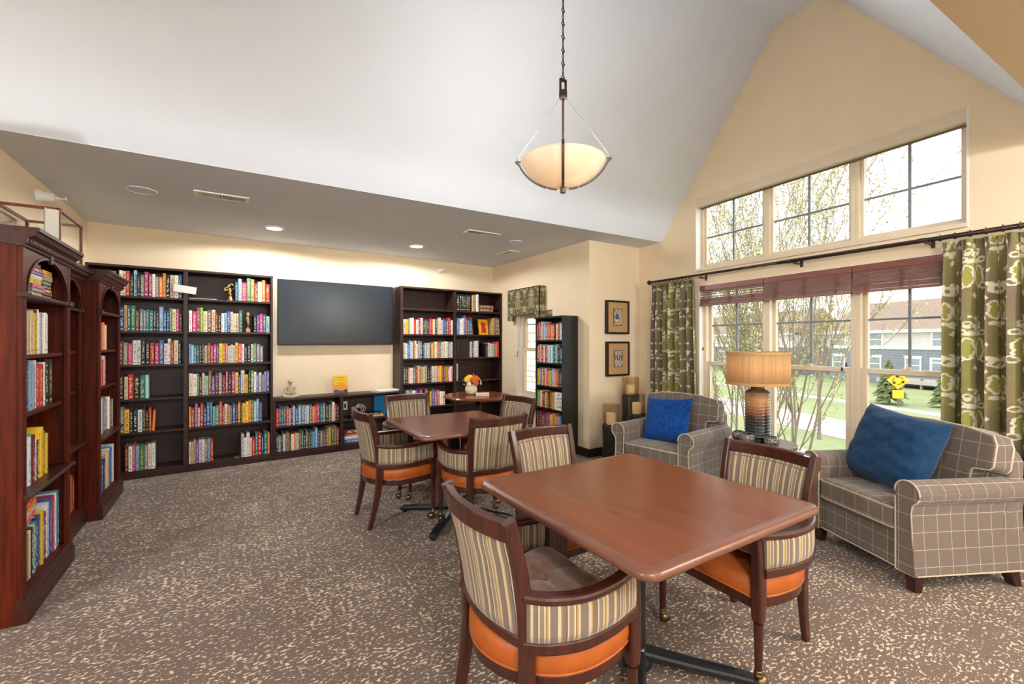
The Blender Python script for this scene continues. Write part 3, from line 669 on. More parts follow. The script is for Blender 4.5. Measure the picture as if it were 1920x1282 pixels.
# ---- trees
def ground_at(px, D):
    l = (px-960)/838*D; a = YAW
    return Vector((l*math.cos(a)+D*math.sin(a), D*math.cos(a)-l*math.sin(a), GZ))
def bush_tree(name, label, base, height, stems, spread, seed, r0, leaves, depth=3, leafsize=.05, zs=0.0):
    rng = random.Random(seed); t = thing(name, label, 'tree', base)
    m = MB(); tips = []
    def grow(p, d, L, r, lev):
        n = 5; pts = [p.copy()]; q = p.copy(); dd = d.copy(); rr = [r]
        for i in range(n):
            dd = (dd+Vector((rng.uniform(-.13, .13), rng.uniform(-.13, .13), rng.uniform(-.02, .12)))).normalized()
            q = q+dd*L/n; pts.append(q.copy()); rr.append(max(.006, r*(1-.72*(i+1)/n)))
        m.tube(pts, rr, 5 if lev < 2 else 4)
        if lev >= depth:
            tips.extend(pts[1:]); return
        tips.extend(pts[3:])
        for k in range(rng.randint(5, 7) if lev < 2 else rng.randint(3, 5)):
            i = rng.randint(1, n); base_ = pts[i]
            nd = (dd*1.0+Vector((rng.uniform(-.6, .6), rng.uniform(-.6, .6), rng.uniform(-.1, .5)))).normalized()
            grow(base_, nd, L*rng.uniform(.42, .62), rr[i]*.7, lev+1)
    for k in range(stems):
        a = 2*PI*k/stems+rng.uniform(-.3, .3)
        d = Vector((math.cos(a)*spread, math.sin(a)*spread, 1)).normalized()
        grow(Vector((math.cos(a)*.12, math.sin(a)*.12, zs)), d, height*rng.uniform(.75, .95), r0, 1)
    m.build('branches', 'bark', t, recalc=False)
    lf = MB()
    for _ in range(leaves):
        p = rng.choice(tips)+Vector((rng.gauss(0, .09), rng.gauss(0, .09), rng.gauss(0, .09))); s = leafsize*rng.uniform(.5, 1.2)
        u = Vector((rng.uniform(-1, 1), rng.uniform(-1, 1), rng.uniform(-1, 1))).normalized(); w = u.cross(Vector((rng.uniform(-1, 1), rng.uniform(-1, 1), 1))).normalized()
        lf.add([p-u*s, p+w*s*.5, p+u*s, p-w*s*.5], [(0, 1, 2, 3)])
    o = lf.build('leaf_buds', 'leafbud', t, recalc=False); o['kind'] = 'stuff'
    if zs > 0:
        m = MB(); m.tube([(0, 0, -.2), (.02, 0, zs*.5), (0, .03, zs+.1)], [r0*1.5, r0*1.25, r0*1.05], 8); m.build('trunk', 'bark', t)
    return t
bush_tree('budding_tree', 'many-stemmed tree with yellow-green buds outside the middle window', ground_at(1462, 11.0), 8.2, 8, .25, 3, .037, 16000, 4, .045)
bush_tree('young_tree', 'slim young tree by the path beyond the budding tree', ground_at(1536, 21), 4.5, 5, .35, 5, .07, 2200, 3, .06, 3.0)
bush_tree('small_budding_tree', 'second budding tree at the far left of the window', ground_at(1375, 13.5), 8.4, 5, .20, 11, .04, 4000, 4, .045)
def spruce(label, base, H, R, seed):
    rng = random.Random(seed); t = thing('spruce_tree', label, 'tree', base)
    m = MB(); m.tube([(0, 0, 0), (0, 0, H*.9)], [R*.08, .01], 6); m.build('trunk', 'bark', t)
    nb = MB()
    for k in range(420):
        h = rng.uniform(.06, 1)**.8; z_ = H*h; r = R*(1-h)**.85*rng.uniform(.7, 1.1)+.05; a = rng.uniform(0, 2*PI)
        d = Vector((math.cos(a), math.sin(a), -.12)); p0 = Vector((0, 0, z_)); p1 = p0+d*r; s = Vector((-math.sin(a), math.cos(a), 0))*r*.22; u = Vector((0, 0, .10*r))
        nb.add([p0+u, p0*.3+p1*.7+s, p1-u, p0*.3+p1*.7-s, p0*.4+p1*.6+u*2.4], [(0, 1, 4), (1, 2, 4), (2, 3, 4), (3, 0, 4)])
    o = nb.build('needle_branches', 'evergreen', t, recalc=False); o['kind'] = 'stuff'
spruce('small round spruce left of the yellow road sign', ground_at(1667, 33), 3.3, 1.25, 1)
spruce('loose small spruce beside the right curtain', ground_at(1775, 31), 3.2, 1.1, 2)
# road sign
sp_ = ground_at(1684, 31); sg = thing('road_sign', 'yellow diamond roundabout road sign on the lawn', 'road sign', sp_, -YAW+math.radians(-30))
H0 = 4.57-(713-641)/838*31      # height of the diamond centre above ground
m = MB(); m.box(-.04, .02, 0, .04, .06, H0+.6); m.build('post', 'nickel', sg)
m = MB(); d = .62; m.prism([(0, 0, H0-d), (d, 0, H0), (0, 0, H0+d), (-d, 0, H0)], (0, .02, 0)); m.build('diamond_plate', 'signyellow', sg, bevel=.02)
m = MB(); m.prism([(-.30, 0, H0-1.25), (.30, 0, H0-1.25), (.30, 0, H0-.68), (-.30, 0, H0-.68)], (0, .02, 0)); m.build('lower_plate', 'signyellow', sg)
for k in range(3):
    a0 = 2*PI*k/3+.3; m = MB(); pts = [(.27*math.cos(a0+i*.155), -.012, H0+.27*math.sin(a0+i*.155)) for i in range(9)]
    m.sweep(pts, RECT(.02, .075), up=(0, 1, 0)); e = a0+8*.155
    for sgn in (1,):
        c = Vector((.27*math.cos(e), -.022, H0+.27*math.sin(e))); tn = Vector((-math.sin(e), 0, math.cos(e))); rd = Vector((math.cos(e), 0, math.sin(e)))
        m.prism([c+rd*.11, c+tn*.17, c-rd*.11], (0, .02, 0))
    m.build('arrow', 'black', sg)
# stone wing seen through the small window
sw = struct(MB().box(6.2, 4.4, GZ, 6.5, 11.5, 4).build('wall_stone_wing', 'mortar'), 'pale stone wall seen through the small window')
rng = random.Random(4)
z_ = -.2
while z_ < 2.6:
    hh = rng.choice((.13, .17, .21)); y_ = 7.2+rng.uniform(-.2, 0)
    while y_ < 10.6:
        w = rng.uniform(.22, .5); d_ = rng.uniform(.02, .05)
        MB().box(6.2-d_, y_+.008, z_+.008, 6.2, y_+w-.008, z_+hh-.008).build('stone', 'palestone', sw, bevel=.012, seg=1); y_ += w
    z_ += hh
# ================================================================== window dressing
def smooth(a, b, x):
    t = np.clip((x-a)/(b-a), 0, 1); return t*t*(3-2*t)
def ikat(U, V):
    """cream ikat ornaments on taupe and olive; U across the cloth, V up, in metres -> linear RGBA"""
    W_, H_ = .34, .475
    Un = U+.0035*np.sin(V*95)+.002*np.sin(V*230)
    def motif(x, v, kind):
        x = np.abs(x); m = np.zeros_like(x)
        ell = lambda cx, cy, rx, ry: ((x-cx)/rx)**2+((v-cy)/ry)**2
        def ring(cx, cy, rx, ry, th): return (ell(cx, cy, rx, ry) < 1) & (ell(cx, cy, rx-th, ry-th) > 1)
        if kind == 0:
            s = ring(.032, 0, .032, .075, .011) | ring(.062, -.062, .026, .024, .010) | (ell(.018, .10, .024, .016) < 1) | ring(.05, .108, .022, .020, .009)
            s |= (ell(.0, .14, .012, .024) < 1) | (ell(.03, .145, .014, .012) < 1) | ring(.026, .165, .018, .016, .008) | (ell(0, .195, .009, .018) < 1) | (ell(.02, .21, .008, .009) < 1)
            for cy in (-.15, -.11, .03, .19): s |= (np.abs(x-.088)/.010+np.abs(v-cy)/.018 < 1)
            s |= (np.abs(x)/.012+np.abs(v+.125)/.02 < 1)
            g = (ell(.032, 0, .018, .060) < 1)
        else:
            s = ring(.026, .05, .026, .062, .012) | (ell(.0, -.045, .016, .026) < 1) | (ell(.028, -.035, .016, .014) < 1) | (np.abs(x)/.012+np.abs(v+.10)/.024 < 1)
            s |= (ell(0, .185, .052, .034) < 1) & ~(ell(.022, .185, .010, .014) < 1) | (ell(.04, .215, .02, .016) < 1) | (ell(0, .232, .010, .018) < 1)
            s |= (np.abs(x-.06)/.010+np.abs(v-.13)/.018 < 1) | (np.abs(x-.065)/.010+np.abs(v+.0)/.018 < 1) | (np.abs(x-.05)/.009+np.abs(v+.17)/.016 < 1)
            g = (ell(.026, .05, .012, .046) < 1)
        return s, g
    cell = lambda t, p: (t/p-np.floor(t/p+.5))*p
    xa, va = cell(Un, W_), cell(V-.02, H_); xb, vb = cell(Un-W_/2, W_), cell(V-.02-H_*.42, H_)
    s0, g0 = motif(xa, va, 0); s1, g1 = motif(xb, vb, 1)
    tau, oli, lime, cr = (np.array(C(*c))[None, :] for c in ((106, 92, 76), (122, 116, 64), (146, 142, 66), (200, 192, 168)))
    k = (.5+.5*np.cos(2*PI*(Un/W_)*2+.6*np.sin(V*6)))[:, None]; k2 = np.clip(np.sin(V*13+1.2*np.cos(Un*18)), 0, 1)[:, None]
    base = tau*(1-k)+(oli*(1-k2*.6)+lime*k2*.6)*k
    base = np.where((g0 | g1)[:, None], lime*.9, base)
    return np.where((s0 | s1)[:, None], cr, base)
def curtain(name, label, s0, s1, folds, off, ztop, zbot, seed, nu=300, nv=520, flare=0.0):
    rng = np.random.RandomState(seed); t = thing(name, label, 'curtain', GP((s0+s1)/2, off, 0))
    inv = Matrix.Translation(-t.location)
    u = np.linspace(0, 1, nu); v = np.linspace(0, 1, nv)
    ph = u*folds*2*PI+.6*np.sin(u*7+seed); UU, VV = np.meshgrid(u, v)
    PH = np.meshgrid(ph, v)[0]; amp = .018+.028*smooth(0.0, .25, 1-VV)
    S = s0+(s1-s0+flare*(1-VV))*UU+.012*np.sin(PH*2+1)*(1-VV*.5)
    O = off+amp*np.sin(PH)+.010*np.sin(PH*.5+2+VV*2)
    Z = zbot+(ztop-zbot)*VV
    # pinch pleats near the top
    O += .012*np.sin(PH*3)*smooth(.93, 1.0, VV)
    pts = np.stack([GC.x+gd.x*S+gn.x*O-t.location.x, GC.y+gd.y*S+gn.y*O-t.location.y, Z], -1).reshape(-1, 3)
    fabU = UU*(s1-s0)*1.55; col = ikat(fabU.ravel()+.05*seed, (Z+.12).ravel())
    m = MB(); m.v = [tuple(p) for p in pts.tolist()]; m.uv = [(-1.0, -1.0)]*len(m.v); m.col = col.tolist(); m.ink = [(0, 0, 0, 1)]*len(m.v)
    idx = (np.arange(nv-1)[:, None]*nu+np.arange(nu-1)[None, :]).ravel()
    m.f = np.stack([idx, idx+1, idx+1+nu, idx+nu], -1).tolist(); m.fm = [0]*len(m.f)
    o = m.build('cloth', 'ikat', t, smooth=True, recalc=False)
    return t
ROD_Z = 2.085; ROD_O = .10
curtain('drape', 'green and taupe patterned drape behind the armchair with the blue velvet pillow', .29, .90, 7, .085, 2.058, .02, 1, flare=.05)
curtain('drape', 'green and taupe patterned drape at the right edge behind the plaid armchair', 2.98, 3.75, 8, .10, 2.045, .02, 2, nu=340, flare=.02)
rod = thing('curtain_rod', 'dark bronze curtain rod across the gable wall', 'curtain rod', GP(2.0, ROD_O, ROD_Z)); RB = Matrix.Translation(-rod.location) @ MG
def rpt(s, o, z): p = RB @ Vector((s, o, z)); return tuple(p)
m = MB(); m.tube([rpt(.27, ROD_O, ROD_Z+.012), rpt(1.9, ROD_O, ROD_Z+.004)], .0135, 12); m.tube([rpt(1.85, ROD_O, ROD_Z+.004), rpt(3.9, ROD_O, ROD_Z-.008)], .0165, 12); m.build('pole', 'bronze', rod, smooth=True)
m = MB(); q = Vector(rpt(.255, ROD_O, ROD_Z+.012)); m.lathe([(0, -.028), (.014, -.024), (.026, -.008), (.028, 0), (.024, .014), (.012, .024), (0, .028)], 18, c=q); m.build('finial', 'bronze', rod, smooth=True)
for s in (1.0, 2.0, 2.9):
    m = MB(); m.box(s-.012, .0, ROD_Z-.05, s+.012, .008, ROD_Z+.03, RB); m.box(s-.006, .008, ROD_Z-.03, s+.006, ROD_O, ROD_Z-.018, RB); m.box(s-.01, ROD_O-.018, ROD_Z-.03, s+.01, ROD_O+.018, ROD_Z-.012, RB); m.build('bracket', 'bronze', rod, bevel=.002)
for s in (1.95, 2.87):
    m = MB(); m.tube([rpt(s-.02, ROD_O, ROD_Z), rpt(s+.02, ROD_O, ROD_Z)], .017, 12); m.build('collar', 'bronze', rod, smooth=True)
for s in [.29+.045*i for i in range(14)]+[2.97+.075*i for i in range(12)]:
    m = MB(); c = Vector((s, ROD_O, ROD_Z-.002)); m.tube([rpt(c.x+.004*math.sin(2*a), c.y+.021*math.cos(a), c.z+.021*math.sin(a)) for a in [2*PI*i/16 for i in range(16)]], .0032, 6, closed=True); m.build('ring', 'bronze', rod, smooth=True)
# woven wood blinds
def blind(label, s0, s1, z0, z1, open_frac, seed):
    rng = random.Random(seed); t = thing('woven_blind', label, 'blind', GP((s0+s1)/2, .0, 1.9)); B_ = Matrix.Translation(-t.location) @ MG
    m = MB(); m.box(s0, -.045, z1-.055, s1, .012, z1, B_); m.build('headrail', 'valance_wood', t, bevel=.004)
    n = 16; zt = z1-.075 if open_frac else z1-.06
    for i in range(n):
        z_ = z0+(zt-z0)*(i/(n-1)); h = .0075
        if open_frac and i > n*.45 and i % 3 != 0: continue
        o = .012+.008*math.sin(i*1.3)*(1-i/n)
        m = MB(); m.box(s0+.004, o-.032, z_, s1-.004, o-.006, z_+h, B_); m.build('slat', 'rattan', t)
    m = MB(); m.box(s0+.003, -.03, z0-.012, s1-.003, .02, z0+.006, B_); m.build('bottom_rail', 'rattan', t, bevel=.003)
    for f_ in (.15, .5, .85):
        s = s0+(s1-s0)*f_; m = MB(); pts = []
        for i in range(40): pts.append(tuple(B_ @ Vector((s+.018*math.sin(i*2.4), .022+.004*math.cos(i*1.7), z0+(zt-z0)*i/39))))
        m.tube(pts, .0022, 4); m.build('cord_lace', 'rattan', t)
    return t
blind('left brown woven blind rolled up with light showing between slats', .92, 1.648, 1.775, 1.985, True, 1)
blind('middle brown woven blind rolled up above the table lamp', 1.655, 2.392, 1.775, 1.985, False, 2)
blind('right brown woven blind rolled up beside the right drape', 2.398, 3.05, 1.775, 1.985, False, 3)
for s, z0, lab in ((2.36, 1.17, 'upper dark cord tassel hanging on the right window post'), (2.33, 1.13, 'lower dark cord tassel hanging on the right window post'), (.97, 1.28, 'dark cord tassel hanging beside the left drape')):
    t = thing('blind_cord', lab, 'blind cord', GP(s, .02, z0)); m = MB(); m.lathe([(0, 0), (.010, .002), (.008, .014), (.005, .018), (.009, .03), (0, .034)], 10); m.build('tassel', 'blackwood', t, smooth=True)
    m = MB(); m.tube([(0, 0, .03), (0, 0, 1.78-z0)], .0012, 4); m.build('cord', 'piping', t)
# valance over the small window
t = thing('window_valance', 'patterned green valance over the small alcove window', 'valance', (XS, 5.26, 1.68))
nu, nv = 200, 110
def valance_face(P, width, off):
    us, vs_ = np.meshgrid(np.linspace(0, 1, nu), np.linspace(0, 1, nv)); w = us*width
    drop = np.where((w < .12) | (w > width-.12), 0.0, .08)+.006*np.sin(us*60)*0
    Z = drop+(0.45-drop)*vs_
    pts = [tuple(P(a, z)) for a, z in zip(w.ravel(), Z.ravel())]
    col = ikat(w.ravel()+off, Z.ravel()*1.0+.26)*np.array([.72, .70, .64, 1]); m = MB(); m.grid(pts, nu, nv, col=[tuple(c) for c in col.tolist()]); return m
m = valance_face(lambda w, z: Vector((-.11, .40-w, z)), .79, .07); o = m.build('front', 'ikat', t, recalc=False); sd = o.modifiers.new('thick', 'SOLIDIFY'); sd.thickness = .012
for y in (.40, -.39):
    us, vs_ = np.meshgrid(np.linspace(0, 1, 40), np.linspace(0, 1, 80)); col = ikat(us.ravel()*.11+.1, vs_.ravel()*.45+.26)*np.array([.72, .70, .64, 1])
    m = MB(); m.grid([(-.11+.11*a, y, z) for a, z in zip(us.ravel(), vs_.ravel()*.45)], 40, 80, col=[tuple(c) for c in col.tolist()]); o = m.build('return', 'ikat', t, recalc=False); sd = o.modifiers.new('thick', 'SOLIDIFY'); sd.thickness = .008
m = MB(); m.box(-.11, -.39, .438, 0, .40, .45); m.build('top_board', 'rattan', t)
t = thing('blind_cord', 'pair of small dark cord tassels beside the alcove window', 'blind cord', (XS+.01, 5.575, 1.20))
for dz, dy in ((0, 0), (-.05, .01)):
    m = MB(); m.lathe([(0, 0), (.009, .002), (.005, .018), (.008, .03), (0, .034)], 10, c=(-.005, dy, dz)); m.build('tassel', 'blackwood', t)

# ================================================================== furniture
# ---- dining armchair, faces local +y
def make_dining_chair():
    t = thing('dining_armchair', '', 'chair')
    zs = [0, .12, .30, .42, .55, .70, .85]; ys = [-.262, -.232, -.200, -.196, -.205, -.232, -.275]; xs = [.178, .183, .192, .195, .199, .206, .214]
    def st(z): return float(np.interp(z, zs, xs)), float(np.interp(z, zs, ys))
    for sx in (-1, 1):
        m = MB(); pth = catmull([(sx*x, y, z) for x, y, z in zip(xs, ys, zs)], 5)
        sc = [float(np.interp(p.z, [0, .3, .45, .85], [.72, 1.08, 1.1, .95])) for p in pth]
        m.sweep(pth, RRECT(.034, .044, .2, 2), up=(0, 1, 0), scale=sc); m.build('rear_leg', 'chairwood', t, smooth=False)
    W = .214; cr = []
    for i in range(17):
        f_ = -1+2*i/16; cr.append((f_*(W+.011), -.264-.045*(1-f_*f_), .818))
    m = MB(); m.sweep(cr, RRECT(.032, .062, .22, 2)); m.build('crest_rail', 'chairwood', t)
    lw, ly = st(.46); cr = [((-1+i/8)*lw, ly-.036*(1-(-1+i/8)**2), .463) for i in range(17)]
    m = MB(); m.sweep(cr, RRECT(.036, .042, .25, 2)); m.build('lower_back_rail', 'chairwood', t)
    def P(u, v):
        z = .482+v*(.790-.482); w, y = st(z); f_ = -1+2*u; w -= .012
        return Vector((f_*w, y-.002-.040*(1-f_*f_), z))
    m = MB(); m.panel(P, 25, 12, .026, .41, .008); m.build('back_panel', 'stripe', t, smooth=True)
    nail = MB()
    for v in (.03, .97):
        nail.tube([tuple(P(.03+.94*i/20, v)+Vector((0, .016, 0))) for i in range(21)], .003, 5)
    for u in (.03, .97):
        nail.tube([tuple(P(u, .03+.94*i/12)+Vector((0, .016, 0))) for i in range(13)], .003, 5)
    nail.build('back_welting', 'stripe', t)
    for sx in (-1, 1):
        plan = catmull([(.204, -.212, 0), (.250, -.15, 0), (.284, -.05, 0), (.282, .07, 0), (.262, .16, 0), (.244, .232, 0)], 6)
        n = len(plan)
        arm = [(sx*p.x, p.y, .612+.010*math.sin(PI*i/(n-1))*-1) for i, p in enumerate(plan)]
        m = MB(); m.sweep(arm, RRECT(.046, .028, .35, 2)); m.build('armrest', 'chairwood', t)
        low = [(sx*p.x, p.y, .462) for i, p in enumerate(plan[:-3])]
        m = MB(); m.sweep(low, RRECT(.032, .040, .25, 2)); m.build('arm_rail', 'chairwood', t)
        pl_ = plan[1:-3]
        def Q(u, v):
            k = u*(len(pl_)-1); i = min(int(k), len(pl_)-2); p = pl_[i].lerp(pl_[i+1], k-i)
            return Vector((sx*(p.x), p.y, .480*(1-v)+.598*v))
        m = MB(); m.panel(Q, 20, 6, .024, .44, .005); m.build('arm_panel', 'stripe', t, smooth=True)
        # front post and leg
        fx, fy = sx*.238, .212
        m = MB(); m.sweep([(fx, fy, .27), (fx, fy, .34), (fx, fy, .44), (fx, fy+.004, .54), (fx, fy+.006, .605)], RRECT(.040, .044, .2, 2), up=(0, 1, 0), scale=[.95, 1.12, 1.1, .92, .78])
        m.lathe([(.013, .072), (.0145, .10), (.0185, .26)], 14, c=(fx, fy, 0)); lg = m.build('front_leg', 'chairwood', t)
        m = MB(); m.lathe([(.012, .050), (.017, .053), (.017, .060), (.013, .063), (.016, .068), (.016, .074), (.012, .078)], 14, c=(fx, fy, 0))
        q = Matrix.Rotation(PI/2, 4, 'Y'); m.lathe([(0, -.021), (.018, -.019), (.026, -.008), (.027, 0), (.026, .008), (.018, .019), (0, .021)], 16, c=(fx+sx*.004, fy-.016, .027), M_=q)
        m.build('caster', 'brass', lg, smooth=True)
    out = [(.225, .225), (.260, .12), (.270, 0.0), (.246, -.10), (.192, -.172), (.11, -.232), (0, -.258)]
    out = [(x, y, 0) for x, y in out]+[(-x, y, 0) for x, y in reversed(out[:-1])]
    ol = catmull(out, 5, False)
    m = MB(); m.prism([(p.x*.985, p.y*.985, .308) for p in ol], (0, 0, .044)); m.build('seat_frame', 'chairwood', t, bevel=.006)
    m = MB(); rings = [(.985, .352), (1.004, .360), (1.022, .385), (1.016, .41), (.985, .432), (.90, .446), (.6, .455), (.3, .458), (0.02, .459)]
    n = len(ol); vs_ = [(p.x*k, p.y*k, z) for k, z in rings for p in ol]
    fs = [(j*n+i, j*n+(i+1) % n, (j+1)*n+(i+1) % n, (j+1)*n+i) for j in range(len(rings)-1) for i in range(n)]
    fs += [tuple(range((len(rings)-1)*n, len(rings)*n)), tuple(reversed(range(n)))]; m.add(vs_, fs); m.build('seat_cushion', 'orange', t, smooth=True)
    m = MB(); m.tube([(p.x*1.002, p.y*1.004, .357) for p in ol], .0045, 6, closed=True); m.build('seat_piping', 'orange', t, smooth=True)
    return t
def make_pad(label):
    n = 33; pts = []; S = .205
    for sg in (1, -1):
        for j in range(n):
            for i in range(n):
                x, y = -1+2*i/(n-1), -1+2*j/(n-1); ex = (1-abs(x)**6)*(1-abs(y)**6); ex = max(0, ex)**.5
                tuft = math.exp(-((x/.16)**2+(y/.16)**2))
                crease = .010*(math.exp(-(x/.09)**2)+math.exp(-(y/.09)**2))*(1 if abs(x) < .8 and abs(y) < .8 else 0)
                h = sg*.046*ex+(sg > 0)*(.012*ex*math.sin(x*2.3+y*3+1)-.040*tuft-crease*1.2)
                if sg < 0: h = -.020*ex
                r_ = .93 if abs(x)*abs(y) > .8 else 1
                pts.append((x*S*r_, y*S*r_, .026+h))
    m = MB(); m.grid(pts[:n*n], n, n); m.grid(pts[n*n:], n, n)
    e = [i for i in range(n)]+[j*n+n-1 for j in range(1, n)]+[(n-1)*n+i for i in range(n-2, -1, -1)]+[j*n for j in range(n-2, 0, -1)]
    o = n*n
    for k in range(len(e)): a, b_ = e[k], e[(k+1) % len(e)]; m.f.append((a, b_, b_+o, a+o)); m.fm.append(0)
    ob = m.build('seat_pad', 'plush', None, smooth=True); return tag(ob, label, 'seat pad')
proto = make_dining_chair()
CH = [((.955, 1.315), -90, 'near dining chair with its striped back toward us left of the near table'),
      ((1.60, 1.93), 181, 'striped dining chair on the far side of the near table'),
      ((1.985, 1.205), 88, 'striped dining chair on the window side of the near table'),
      ((1.115, 3.50), -88, 'striped dining chair on the left of the far square table'),
      ((1.60, 2.975), 0, 'striped dining chair with its back toward us at the far square table'),
      ((1.485, 4.04), 181, 'striped dining chair on the bookcase side of the far square table'),
      ((2.07, 3.53), 99, 'striped dining chair between far square table and alcove window')]
for i, ((x, y), a, lab) in enumerate(CH):
    o = proto if i == 0 else copy_tree(proto)
    o.location = (x, y, 0); o.rotation_euler = (0, 0, math.radians(a)); o['label'] = lab; o['group'] = 'striped dining armchairs'
pad = None
for i, dy, lab in ((0, -.01, 'tufted brown plush pad on the near dining chair'), (2, -.07, 'tufted brown plush pad on the chair at the window side'), (5, 0, 'tufted brown plush pad on the chair facing us at the far table'), (6, .0, 'tufted brown plush pad on the chair next to the alcove window')):
    (x, y), a, _ = CH[i]; a = math.radians(a)
    if pad is None: pad = make_pad(lab); o = pad
    else: o = pad.copy(); COL.objects.link(o)
    o['label'] = lab; o['group'] = 'brown plush seat pads'
    o.location = (x-math.sin(a)*dy, y+math.cos(a)*dy, .4585); o.rotation_euler = (0, 0, a+(.0 if i else .05))
pads = [o for o in COL.objects if o.name.startswith('seat_pad')]
# ---- square tables
def square_table(label, x, y, S, H, rz=0.0):
    t = thing('square_table', label, 'table', (x, y, 0), rz, 'square pedestal tables'); h = S/2
    def rr(hs, r, z, n=6):
        o = []
        for cx, cy, a0 in ((hs-r, hs-r, 0), (-hs+r, hs-r, PI/2), (-hs+r, -hs+r, PI), (hs-r, -hs+r, 1.5*PI)):
            for i in range(n+1): a = a0+PI/2*i/n; o.append((cx+r*math.cos(a), cy+r*math.sin(a), z))
        return o
    e = .034
    prof = [(h-.018, H-.034), (h-.004, H-.030), (h, H-.022), (h, H-.012), (h-.006, H-.004), (h-.016, H-.0005), (h-e, H)]
    m = MB(); n = 28; vs_ = []
    for hs, z in prof: vs_ += rr(hs, .055-(h-hs)*.7, z)
    fs = [(j*n+i, j*n+(i+1) % n, (j+1)*n+(i+1) % n, (j+1)*n+i) for j in range(len(prof)-1) for i in range(n)]+[tuple(reversed(range(n)))]
    m.add(vs_, fs); m.build('edge_band', 'tableedge', t, smooth=True)
    m = MB(); m.prism(rr(h-e, .055-e*.7, H-.02), (0, 0, .0202)); m.build('tabletop', 'tabletop', t)
    m = MB(); m.lathe([(.040, .06), (.038, .10), (.036, H-.06), (.036, H-.05)], 28); m.build('column', 'iron', t, smooth=True)
    m = MB(); m.box(-.16, -.16, H-.05, .16, .16, H-.034); m.build('mounting_plate', 'iron', t, bevel=.01)
    m = MB(); m.lathe([(.0, .03), (.062, .03), (.060, .055), (.046, .085), (.040, .11), (0, .11)], 28); m.build('hub', 'iron', t, smooth=True)
    for k in range(4):
        a = PI/4+k*PI/2; ca, sa = math.cos(a), math.sin(a)
        pts = [(ca*r, sa*r, z) for r, z in ((.03, .082), (.10, .072), (.24, .055), (.38, .042), (.44, .034), (.462, .022))]
        m = MB(); m.sweep(pts, RRECT(.062, .040, .35, 2), scale=[1.1, 1.0, .95, .9, .85, .55]); f = m.build('foot', 'iron', t)
        m = MB(); m.lathe([(0, 0), (.016, 0), (.016, .02), (0, .02)], 12, c=(ca*.43, sa*.43, 0)); m.build('glide', 'black', f)
    return t
square_table('near square mahogany table with a glossy reflection of the window', 1.437, 1.305, .985, .745)
square_table('far square mahogany table with four chairs drawn up', 1.495, 3.21, .86, .745, 0.0)
t = thing('round_table', 'round mahogany table with flowers in front of the right bookcase', 'table', (2.47, 4.68, 0))
m = MB(); m.lathe([(0, .715), (.385, .715), (.398, .722), (.40, .732), (.392, .745), (.372, .748), (0, .748)], 56); m.build('tabletop', 'tabletop', t, smooth=False)
m = MB(); m.lathe([(.030, .07), (.030, .715)], 24); m.build('column', 'iron', t, smooth=True)
m = MB(); m.lathe([(0, 0), (.25, 0), (.25, .012), (.20, .03), (.06, .06), (.034, .08), (0, .08)], 36); m.build('base', 'iron', t, smooth=True)
